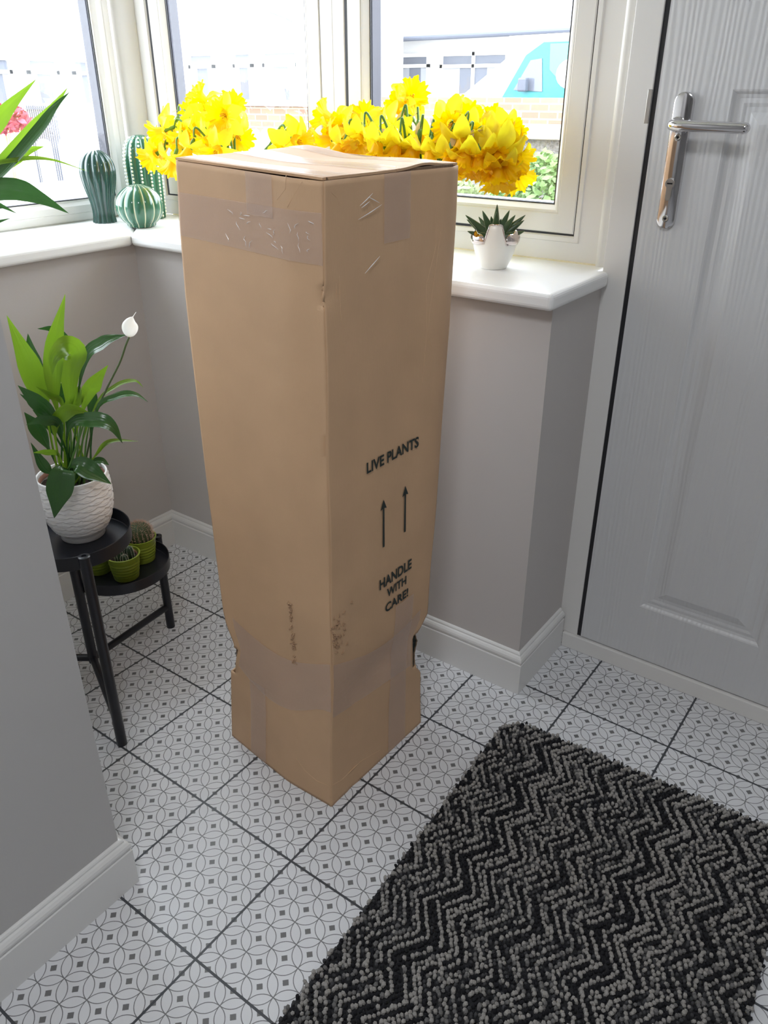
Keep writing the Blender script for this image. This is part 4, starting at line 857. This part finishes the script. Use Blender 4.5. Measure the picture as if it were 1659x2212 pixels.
# ================================================================ HAWORTHIA in the cracked-egg pot
EX, EY, EZ = -.085, .318, .902
egg = thing('potted_haworthia', 'small spiky succulent in a white cracked-egg pot on the right of the sill', 'potted plant', (EX, EY, EZ))
mb = MB(); n = 96
ep = dense([(.024, 0), (.0262, .002), (.0322, .014), (.0392, .033), (.0430, .050), (.0440, .062), (.0432, .074), (.040, .084), (.034, .092)], 40)
camang = math.atan2(CAMP.y-EY, CAMP.x-EX)
def rim(a):     # height of the broken shell around the pot
    d = ((a-camang+PI) % (2*PI))-PI
    def tr(x, lo, hi): return max(0, min(1, (x-lo)/(hi-lo)))
    if abs(d) < .30: return .0868-.001*(abs(d)/.30)
    if abs(d) < .52: return .0858-.0358*tr(abs(d), .30, .52)**.8
    if abs(d) < 2.2: return .050+.001*math.sin(d*9)
    return .050+.034*tr(abs(d), 2.2, 2.45)
for (r, z) in ep:
    for k in range(n):
        a = 2*PI*k/n; h = rim(a); zz = min(z, h)
        rr = r if z <= h else min(ep, key=lambda t_: abs(t_[1]-h))[0]
        mb.v.append((rr*math.cos(a), rr*math.sin(a), zz))
for i in range(len(ep)-1):
    for k in range(n):
        if ep[i][1] > max(rim(2*PI*k/n), rim(2*PI*(k+1)/n)): continue
        mb.f.append((i*n+k, i*n+(k+1) % n, (i+1)*n+(k+1) % n, (i+1)*n+k)); mb.mi.append(0)
mb.f.append(tuple(range(n))[::-1]); mb.mi.append(0)
o = mb.build('shell', M_eggpot, egg, smooth='auto'); md = o.modifiers.new('t', 'SOLIDIFY'); md.thickness = .0028; md.offset = -1
def lustre(a0, a1, nm):     # silvered broken bulges at each side
    mb = MB()
    for i in range(25):
        t = i/24; a = a0+(a1-a0)*t; e = math.sin(PI*t)**.5
        zl, zh = .0545-.0075*e, .0560+.0165*e+.002*math.sin(t*17)
        for j in range(11):
            q = j/10; z = zl+(zh-zl)*q; r = .0437+.0045*math.sin(PI*min(1, q*1.15))*e-(.0035*max(0, q-.75)/.25*e)
            mb.v.append((r*math.cos(a), r*math.sin(a), z))
    mb.f = [(i*11+j, (i+1)*11+j, (i+1)*11+j+1, i*11+j+1) for i in range(24) for j in range(10)]; mb.mi = [0]*len(mb.f)
    mb.build(nm, M_silver, egg, smooth=True, solid=.0015)
lustre(camang+.46, camang+2.3, 'silver_edge'); lustre(camang-.46, camang-2.3, 'silver_edge')
# dark line along the front flap
P = [((min(ep, key=lambda t_: abs(t_[1]-rim(camang+d)))[0]+.0004)*math.cos(camang+d), (min(ep, key=lambda t_: abs(t_[1]-rim(camang+d)))[0]+.0004)*math.sin(camang+d), rim(camang+d)) for d in [-.64+1.28*k/30 for k in range(31)]]
MB().tube(P, .0014, 6).build('silver_rim', M_silver, egg, smooth=True)
MB().lathe([(.001, .055), (.037, .055)], (0, 0, 0), 32, cap=False).build('soil', M_soil, egg)
rg = random.Random(11)
lv_ = [(0, .95, .050, .056), (22, .85, .046, .05), (-24, .82, .050, .055), (48, .62, .056, .05), (-50, .55, .058, .05), (75, .35, .050, .05), (-78, .3, .052, .05), (12, .7, .03, .04), (-12, .65, .034, .04),
       (150, .7, .05, .05), (-150, .7, .05, .05), (180, .8, .05, .05), (110, .5, .05, .05), (-112, .5, .05, .05), (35, .45, .045, .045), (-38, .3, .042, .045), (95, .15, .045, .04), (-97, .12, .046, .04)]
rightv = Vector((Rr.x, Rr.y, 0)).normalized()
for d, el, ln, zz in lv_:
    # d: angle from straight up in the view plane, el used as lift; spreads round the rosette
    q = rg.uniform(-.5, .5)
    hd = Matrix.Rotation(camang + math.radians(90) + q, 3, 'Z') @ Vector((1, 0, 0))
    hv = rightv if abs(d) <= 100 else Vector((-math.cos(camang), -math.sin(camang), 0))
    ang = math.radians(d if abs(d) <= 100 else 35*(1 if d > 0 else -1))
    dirv = (hv*math.sin(ang)*.9 + Vector((0, 0, 1))*math.cos(ang)*.85 + Vector((math.cos(camang), math.sin(camang), 0))*q*.6).normalized()
    if abs(d) > 60: dirv = (dirv+Vector((0, 0, .45))).normalized()
    L_ = ln*1.25; b0 = Vector((0, 0, .052))+dirv*.004; side = dirv.cross(Vector((math.cos(camang), math.sin(camang), .3))).normalized(); nn = side.cross(dirv)
    mb = MB(); ns = 14
    for i in range(ns+1):
        s = i/ns; hw = .0085*(1-s)**.75*(.75+.5*min(1, s*3)) + .0002; c = b0+dirv*(L_*s)+nn*(.010*math.sin(PI*s*.8)*-.5)
        for k in range(8):
            a = 2*PI*k/8; mb.v.append(tuple(c+side*(hw*math.cos(a))+nn*(hw*(.35 if math.sin(a) > 0 else .55)*math.sin(a))))
    for i in range(ns):
        for k in range(8):
            mb.f.append((i*8+k, i*8+(k+1) % 8, (i+1)*8+(k+1) % 8, (i+1)*8+k)); mb.mi.append(0)
    mb.build('leaf', [M_haw], egg, smooth=True)
    m2 = MB()
    for sg in (1, -1): m2.tube([b0+dirv*(L_*s)+nn*(.010*math.sin(PI*s*.8)*-.5)+side*(sg*(.0085*(1-s)**.75*(.75+.5*min(1, s*3)))) for s in (0, .15, .3, .5, .7, .85, .98)], [.0005]*6+[.0002], 4)
    m2.build('leaf_edge', M_hawedge, egg)

# ================================================================ DAFFODILS
def vase(x, y, label):
    t = thing('glass_vase', label, 'vase', (x, y, .902), 'glass vases behind the box')
    MB().lathe([(.030, 0), (.033, .001), (.036, .03), (.033, .09), (.030, .115), (.033, .13), (.0318, .13), (.0288, .115), (.0318, .09), (.0345, .03), (.031, .005), (.001, .005)], (0, 0, 0), 40, cap=False).build('bowl', M_vglass, t, smooth='auto')
    MB().lathe([(.001, .0055), (.0308, .0055), (.0343, .03), (.0325, .075), (.001, .075)], (0, 0, 0), 32, cap=False).build('water', glass_mat('water', (.9, .95, .92)), t, smooth='auto')
    return Vector((x, y, .902))
VASES = [vase(-.80, .335, 'left glass vase of daffodils hidden behind the cardboard box'), vase(-.26, .315, 'right glass vase of daffodils hidden behind the cardboard box')]
# prototype head along +Z, origin at the flower's neck
def petal_mesh():
    mb = MB(); n = 10; L, Wd = .036, .0135
    for i in range(n+1):
        s = i/n; hw = Wd*math.sin(PI*(.10+.86*s))**.75; x = .004+L*s; z = .012+.004*math.sin(PI*s)-.010*s*s
        for k in range(7):
            q = -1+2*k/6; mb.v.append((x, q*hw, z+.0035*q*q+.0012*math.sin(s*9+q*3)))
    mb.f = [(i*7+k, i*7+k+1, (i+1)*7+k+1, (i+1)*7+k) for i in range(n) for k in range(6)]; mb.mi = [0]*len(mb.f)
    return mb
def corona_mesh(seed):
    mb = MB(); n = 84; rows = 13; rr = random.Random(seed); ph = [rr.uniform(0, 6) for _ in range(4)]
    for i in range(rows):
        s = i/(rows-1); r = .0085+.0065*s+.012*max(0, s-.62)**1.3*3.2; z = .012+.031*s
        for k in range(n):
            a = 2*PI*k/n; f = max(0, s-.45)/.55
            ruf = f*f*(.0030*math.sin(9*a+ph[0])+.0016*math.sin(17*a+ph[1])+.0012*math.sin(31*a+ph[2]))
            q = r*(1+.03*math.sin(6*a))+ruf
            zz = z+f*f*(.0022*math.sin(9*a+ph[0]+1.4)+.0018*math.sin(22*a+ph[3]))
            if i == rows-1: q += .0016*(1 if (k//3) % 2 else -1)
            mb.v.append((q*math.cos(a), q*math.sin(a), zz))
    mb.f = [(i*n+k, i*n+(k+1) % n, (i+1)*n+(k+1) % n, (i+1)*n+k) for i in range(rows-1) for k in range(n)]; mb.mi = [0]*len(mb.f)
    return mb
pet0 = petal_mesh().build('petal', M_petal, None, smooth=True, fixn=False); PETAL = pet0.data; bpy.data.objects.remove(pet0)
COR = []
for s_ in range(4):
    c0 = corona_mesh(s_).build('trumpet', M_corona, None, smooth=True, fixn=False); COR.append(c0.data); bpy.data.objects.remove(c0)
inn = MB(); inn.tube([(0, 0, .012), (0, 0, .034)], [.0012, .0010], 6); inn.sphere((0, 0, .035), .0022, 1)
for k in range(6): inn.tube([(0.002*math.cos(k), .002*math.sin(k), .012), (.0038*math.cos(k), .0038*math.sin(k), .028)], [.0006, .0010], 5)
i0 = inn.build('stamens', mat('stamen', (.8, .5, .02), .6), None, smooth=True); STAM = i0.data; bpy.data.objects.remove(i0)
ov = MB(); ov.tube([(0, 0, -.012), (0, 0, -.008), (0, 0, -.003), (0, 0, .003), (0, 0, .013)], [.0024, .0040, .0042, .0028, .0045], 10)
o0 = ov.build('ovary', M_stem, None, smooth=True); OVARY = o0.data; bpy.data.objects.remove(o0)
where = {0: 'left bunch behind the box', 1: 'right bunch behind the box'}
used_labels = {}
for i, (pos, fc) in enumerate(DAFFODILS):
    p = Vector(pos); f = Vector(fc).normalized(); v = VASES[0] if p.x < -.575 else VASES[1]
    rg = random.Random(100+i)
    q = f.to_track_quat('Z', 'Y') @ Matrix.Rotation(rg.uniform(0, 6.28), 3, 'Z').to_quaternion()
    sc_ = 1.16*rg.uniform(.92, 1.12); neck = p - f*.022
    root = bpy.data.objects.new('daffodil', None); COL.objects.link(root); root.location = neck; root.empty_display_size = .02
    root['category'] = 'daffodil'; root['group'] = 'daffodils in the vases'
    hm = Matrix.Translation((0, 0, 0)) @ q.to_matrix().to_4x4() @ Matrix.Scale(sc_, 4)
    def child(name, me, local=Matrix.Identity(4)):
        o = bpy.data.objects.new(name, me); COL.objects.link(o); o.parent = root; o.matrix_local = hm @ local; return o
    flare = rg.uniform(-.15, .55)          # petals swept back to different degrees
    for k in range(6):
        child('petal', PETAL, Matrix.Rotation(k*PI/3+rg.uniform(-.12, .12), 4, 'Z') @ Matrix.Translation((0, 0, .0 if k % 2 else .0015)) @ Matrix.Rotation(flare+rg.uniform(-.25, .25)-(.0 if k % 2 else .05), 4, 'Y'))
    child('trumpet', COR[i % 4]); child('stamens', STAM); child('ovary', OVARY)
    # stem bends over at the neck
    back = -f; e = back*.013
    mouth = Vector((v.x+rg.uniform(-.022, .022), v.y+rg.uniform(-.022, .022), v.z+.125)); foot = Vector((v.x+rg.uniform(-.015, .015), v.y+rg.uniform(-.015, .015), v.z+.012))
    top = neck+e+back*.014+Vector((0, 0, .012 if f.z < .1 else -.012)); mid = mouth.lerp(top, .55)+Vector((0, 0, .02))
    if f.z < -.2: mid = mouth.lerp(top, .6)+Vector((0, 0, -.004))
    pts = [Vector(x)-neck for x in smoothcurve([foot, mouth, mid, top, neck+e*.75], 26)]
    MB().tube(pts, [.0026]*20+[.0025, .0024, .0023, .0022, .0022, .0022, .0022], 8).build('stem', M_stem, root, smooth=True)
    # papery bract
    if i % 2 == 0:
        a = pts[-4]; b_ = pts[-4]+Vector((rg.uniform(-.01, .01), -.006, -.004))-f*.004+Vector((0, 0, rg.uniform(-.02, .03)))
        mb = MB()
        for k in range(7):
            s = k/6; c = a.lerp(b_+f*.02, s); hw = .006*math.sin(PI*(.08+.85*s)); d_ = (b_-a).cross(Vector((CAMP-p).normalized())).normalized()
            mb.v += [tuple(c+d_*hw), tuple(c+Vector((0, 0, .001))), tuple(c-d_*hw)]
        mb.f = [(3*k+j, 3*k+j+1, 3*k+4+j, 3*k+3+j) for k in range(6) for j in (0, 1)]; mb.mi = [0]*len(mb.f)
        mb.build('bract', M_papery, root, smooth=True, fixn=False)
    DAFF_ROOTS = globals().setdefault('DAFF_ROOTS', []); DAFF_ROOTS.append(root)
for r_, lb_ in zip(DAFF_ROOTS, DAFF_LABELS): r_['label'] = lb_

# ================================================================ OUTSIDE
GZ = -.25
struct(MB().box(-40, .62, GZ-.05, 25, 60, GZ).build('garden_ground', M_gravel), 'pale gravel and paving outside', 'ground')
struct(MB().box(-40, -30, GZ-.05, -1.46, .62, GZ).build('side_ground', M_gravel), 'ground outside the left window', 'ground')
tag(MB().box(-3.9, -2, GZ, -2.2, 2.1, GZ+.01).build('lawn', M_grass), 'small lawn outside the left window', 'lawn', kind='stuff')
tag(MB().box(-8.5, 4.9, GZ, 25, 6.5, GZ+.012).build('road', M_tarmac), 'grey road across the street', 'road')
# picket fences
def picket(x0, y0, x1, y1, sp, lab, z1=1.035):
    t = thing('picket_fence', lab, 'fence'); d = Vector((x1-x0, y1-y0, 0)); L_ = d.length; d.normalize(); nn = Vector((-d.y, d.x, 0))
    k = 0
    for rz in (.30, .80):
        mb = MB(); a, b_ = Vector((x0, y0, rz)), Vector((x1, y1, rz)); vs = []
        for c in (a, b_):
            for h in (0, .07):
                for q in (-.02, .0): vs.append(c+nn*(q-.012)+Vector((0, 0, h)))
        mb.add(vs, [(0, 1, 3, 2), (4, 5, 7, 6), (0, 1, 5, 4), (2, 3, 7, 6), (0, 2, 6, 4), (1, 3, 7, 5)]); mb.build('rail', M_fence, t)
    s = .03
    while s < L_:
        c = Vector((x0, y0, 0))+d*s; hw = sp*.30; mb = MB(); out = [(-hw, GZ), (hw, GZ), (hw, z1-hw)] + [(hw*math.cos(a_), z1-hw+hw*math.sin(a_)) for a_ in [PI*q/8 for q in range(1, 8)]] + [(-hw, z1-hw)]
        m_ = len(out); vs = [c+d*u_+Vector((0, 0, z_)) for u_, z_ in out]+[c+d*u_+nn*.016+Vector((0, 0, z_)) for u_, z_ in out]
        mb.add(vs, [tuple(range(m_)), tuple(range(m_, 2*m_))[::-1]]+[(i, (i+1) % m_, m_+(i+1) % m_, m_+i) for i in range(m_)])
        mb.build('picket', M_fence, t); s += sp
picket(-2.62, .45, -2.62, 2.3, .105, 'white picket fence outside the left window')
picket(-2.62, 2.3, -1.75, 2.3, .088, 'white round-topped picket fence outside the middle window')
# near pebbledashed wall with coping, and its bush
gw = thing('garden_wall', 'pebbledashed garden wall with pale coping outside the right window', 'wall')
MB().box(-2.15, 3.6, GZ, 1.2, 3.85, .96).build('wall_body', M_stone, gw)
MB().box(-2.18, 3.55, .96, 1.22, 3.90, 1.03).build('coping', M_coping, gw, bevel=.01)
def bush(name, label, c, rad, n, m, seed, cat='shrub', berry=None, lf=.045):
    t = thing(name, label, cat); rg = random.Random(seed); mb = MB()
    for i in range(n):
        v = Vector((rg.gauss(0, 1), rg.gauss(0, 1), rg.gauss(0, 1))).normalized()*rg.uniform(.55, 1.0)**.5
        p = Vector((c[0]+v.x*rad[0], c[1]+v.y*rad[1], c[2]+v.z*rad[2])); a = Vector((rg.gauss(0, 1), rg.gauss(0, 1), rg.gauss(0, .7))).normalized(); b_ = a.orthogonal().normalized()
        l = lf*rg.uniform(.6, 1.2)
        mb.add([p-a*l, p-a*l*.3+b_*l*.42, p+a*l*.4+b_*l*.35, p+a*l, p+a*l*.4-b_*l*.35, p-a*l*.3-b_*l*.42], [(0, 1, 2, 3), (0, 3, 4, 5)])
    mb.build('foliage', m, t, fixn=False)
    mb = MB()
    for k in range(6): mb.tube([(c[0]+rg.uniform(-.05, .05), c[1], GZ), (c[0]+rg.uniform(-.8, .8)*rad[0]*.6, c[1]+rg.uniform(-.5, .5)*rad[1], c[2]+rad[2]*.3)], [.012, .005], 5)
    mb.build('stems', M_papery, t)
    if berry:
        mb = MB()
        for k in range(berry): mb.sphere((c[0]+rg.uniform(-1, 1)*rad[0], c[1]-rad[1]*.8, c[2]+rg.uniform(-.6, .8)*rad[2]), .012, 1)
        mb.build('berries', M_berry, t, fixn=False)
bush('leafy_bush', 'green leafy bush against the garden wall outside the right window', (-1.26, 2.95, .62), (.30, .25, .32), 3200, M_bush, 1, lf=.028)
bush('berry_bush', 'pale bush with a few red dots low outside the right window, beside the box', (-1.79, 2.95, .52), (.22, .22, .28), 1700, M_bush2, 2, berry=30, lf=.028)
bush('red_shrub', 'reddish shrub by the brick wall seen through the left window', (-10.3, 5.4, .88), (.45, .3, .16), 260, mat('red_leaf', (.35, .06, .1), .6), 4, lf=.08)
# brick walls across the street
tag(MB().box(-6.3, 8.0, GZ, -3.4, 8.25, 1.14).build('brick_wall', M_brick_o), 'orange brick wall in front of the turquoise van', 'wall')
tag(MB().box(-8.6, 7.6, GZ, -6.6, 7.85, 1.03).build('brick_wall', M_brick_o), 'low brick wall across the street in the middle window', 'wall')
tag(MB().box(-8.63, 7.55, 1.03, -6.57, 7.9, 1.08).build('wall_coping', M_slate), 'grey coping on the low brick wall in the middle window', 'coping')
tag(MB().box(-9.9, 6.7, GZ, -9.0, 6.9, .98).box(-11.8, 3.8, GZ, -10.0, 4.0, .98).build('brick_wall', M_brick_r), 'reddish brick wall seen through the left window', 'wall')
rail = thing('iron_railing', 'dark iron railing beside the reddish brick wall in the left window', 'railing')
for k in range(14):
    MB().box(-10.6+k*.05, 5.95, GZ, -10.585+k*.05, 5.965, 1.03).build('bar', M_gutter, rail)
MB().box(-10.62, 5.94, .98, -9.93, 5.975, 1.0).build('top_rail', M_gutter, rail)
# houses
def window_part(root, x0, x1, z0, z1, y, top=.25, mx=None, nrm='y'):
    fr = MB(); gl = MB(); m3 = (lambda a, d, z: (a, y-d, z)) if nrm == 'y' else (lambda a, d, z: (y+d, a, z))
    frame_ring(fr, m3, x0, x1, z0, z1, [(0, 0), (0, .05), (.06, .05), (.06, 0)])
    zt = z1-(z1-z0)*top
    def bx(a0, a1, b0, b1, mbx, d0, d1): mbx.add([m3(a, d, z) for d in (d0, d1) for a, z in ((a0, b0), (a1, b0), (a1, b1), (a0, b1))], [(0, 1, 2, 3), (4, 5, 6, 7), (0, 1, 5, 4), (1, 2, 6, 5), (2, 3, 7, 6), (3, 0, 4, 7)])
    bx(x0, x1, zt-.03, zt+.03, fr, 0, .05)
    for k in range(1, (mx or 1)): a = x0+(x1-x0)*k/mx; bx(a-.03, a+.03, z0, z1, fr, 0, .05)
    f = fr.build('window_frame', M_fence, root)
    bx(x0, x1, z0, z1, gl, .005, .012); gl.build('pane', M_dglass, f)
    cu = MB(); bx(x0+.06, x0+(x1-x0)*.3, z0, zt, cu, .014, .018); bx(x1-(x1-x0)*.3, x1-.06, z0, zt, cu, .014, .018); cu.build('curtain', M_curtain, f)
h1 = thing('bungalow', 'pale bungalow with grey gutter across the street in the right window', 'house')
MB().box(-11.2, 14.0, GZ, -1.5, 20, 2.1).build('wall', M_render, h1)
mb = MB(); mb.add([(-11.5, 13.6, 2.1), (-1.2, 13.6, 2.1), (-1.2, 17, 4.0), (-11.5, 17, 4.0), (-1.2, 20.4, 2.1), (-11.5, 20.4, 2.1)], [(0, 1, 2, 3), (3, 2, 4, 5), (0, 3, 5), (1, 4, 2)]); mb.build('roof', M_slate, h1, solid=.05)
MB().tube([(-11.5, 13.52, 2.08), (-1.2, 13.52, 2.16)], .05, 10).build('gutter', M_gutter, h1)
window_part(h1, -9.9, -9.2, 1.0, 1.86, 14.0, .25, 1); window_part(h1, -8.95, -7.45, 1.0, 1.86, 14.0, .27, 2); 
MB().box(-7.1, 13.97, 1.0, -3.6, 14.0, 1.9).build('porch_opening', M_dglass, h1)
h2 = thing('terraced_house', 'white house with tall windows across the street in the middle window', 'house')
MB().box(-13.4, 10.9, GZ, -9.3, 13.2, 5).build('wall', M_render, h2)
for (a, b_) in ((-13.2, -12.9), (-12.7, -12.0), (-11.5, -11.0), (-10.75, -9.9)): window_part(h2, a, b_, 1.0, 1.85, 10.9, .28, 1)
h3 = thing('brick_house', 'red brick house wall with white gutter at the top left of the middle window', 'house')
MB().box(-16.8, 13.6, 2.12, -14.6, 17, 6).build('wall', M_brick_r, h3); MB().box(-16.9, 13.4, 1.98, -14.4, 17, 2.12).build('flat_roof', M_coping, h3); MB().box(-16.8, 13.6, GZ, -14.6, 17, 1.98).build('lower_wall', M_render, h3)
MB().tube([(-14.55, 13.55, 2), (-14.55, 13.55, 6)], .04, 8).build('downpipe', M_fence, h3)
h4 = thing('white_house', 'white rendered house with a row of windows seen through the left window', 'house')
MB().box(-17, 2, GZ, -13.5, 10.6, 5.5).build('wall', M_render, h4)
for k, a in enumerate((6.1, 7.0, 7.9, 8.8, 9.7)): window_part(h4, a, a+.62, .95, 1.72, -13.5, .30, 1, 'x')
MB().tube([(-13.45, 6.8, GZ), (-13.45, 6.8, 5.4)], .035, 8).build('downpipe', M_gutter, h4)
# lamp post
lp = thing('lamp_post', 'pale green lamp post across the street in the middle window', 'lamp post')
MB().tube([(-7.15, 7.75, GZ), (-7.25, 7.9, 1.6), (-7.42, 7.9, 3.2)], [.06, .05, .035], 10).build('post', mat('pale_green_post', (.16, .36, .30), .5), lp)
MB().tube([(-7.30, 7.9, 2.0), (-7.40, 7.82, 2.06), (-7.58, 7.75, 2.12)], .03, 8).build('bracket', mat('green_bracket', (.10, .22, .18), .5), lp)
# van
van = thing('turquoise_van', 'turquoise van parked beyond the brick wall, bonnet coloured white as daylight glare', 'van')
side = [(-5.2, .68), (-5.2, 1.06), (-4.84, 1.62), (-4.6, 1.76), (-1.7, 1.76), (-1.6, 1.6), (-1.6, .35), (-2.3, .35), (-2.35, .55), (-2.7, .68), (-3.05, .55), (-3.1, .35), (-4.85, .35), (-4.9, .55)]
mb = MB(); m_ = len(side); vs = [(x, 9.6, z-.0) for x, z in side]+[(x, 11.4, z) for x, z in side]
mb.add(vs, [tuple(range(m_)), tuple(range(m_, 2*m_))[::-1]]); mb.add(vs, [(i, (i+1) % m_, m_+(i+1) % m_, m_+i) for i in range(m_)], 1)
mb.build('body', [M_van, M_vanw], van)
def sp_(poly, m, name, y=9.585, t=.012):
    mb = MB(); m_ = len(poly); mb.add([(x, y, z) for x, z in poly]+[(x, y+t, z) for x, z in poly], [tuple(range(m_)), tuple(range(m_, 2*m_))[::-1]]+[(i, (i+1) % m_, m_+(i+1) % m_, m_+i) for i in range(m_)]); mb.build(name, m, van)
front_ = [(-5.2, .68), (-5.5, .62), (-5.65, .35), (-6.6, .35), (-6.6, .95), (-6.3, 1.10), (-5.75, 1.18), (-4.9, 1.74), (-4.6, 1.76), (-4.84, 1.62), (-5.2, 1.06)]
sp_(front_, M_vanw, 'bonnet', 9.62, 1.75)  # bonnet and windscreen coloured white to stand for blown-out daylight
sp_([(-4.98, 1.22), (-4.76, 1.56), (-4.60, 1.58), (-4.56, 1.20)], M_dglass, 'side_window')
sp_([(-4.5, 1.74), (-4.48, 1.45), (-4.3, 1.3), (-3.8, 1.25), (-3.2, 1.4), (-3.2, 1.74)], M_van2, 'green_decal')
sp_([(-4.18+.20*math.cos(2*PI*k/20), 1.40+.17*math.sin(2*PI*k/20)) for k in range(20)], M_vanw, 'white_decal', 9.575)
MB().box(-4.86, 9.45, 1.20, -4.74, 9.55, 1.36).build('wing_mirror', M_gutter, van, bevel=.02)
MB().tube([(-5.2, 9.8, 1.83), (-3.9, 9.8, 1.85)], .025, 6).tube([(-4.0, 9.8, 1.84), (-2.4, 9.8, 1.85)], .02, 6).build('roof_rack', M_vanw, van)
for wx in (-5.25, -2.7):
    wm = MB(); wm.lathe([(.33, -.1), (.33, .1), (.2, .11)], n=28); wm.v = [(wx+v[0], 9.7+v[2], .08+v[1]) for v in wm.v]; wm.build('wheel', M_gasket, van)
# parked car tail at the right edge of the window
car = thing('parked_car', 'white car tail with a red lamp at the right edge of the right window', 'car')
MB().box(-2.90, 6.7, .15, -1.0, 8.2, .98).box(-2.5, 6.8, .98, -1.2, 8.1, 1.3).build('body', M_vanw, car, bevel=.12, segs=3)
MB().box(-2.93, 6.72, 1.0-.12, -2.7, 6.85, 1.12).build('rear_lamp', M_carred, car, bevel=.03)
for wx, wy in ((-2.4, 6.75), (-1.4, 6.75)):
    wm = MB(); wm.lathe([(.30, -.08), (.30, .08), (.2, .09)], n=24); wm.v = [(wx+v[0], wy+v[2], .052+v[1]) for v in wm.v]; wm.build('wheel', M_gasket, car)
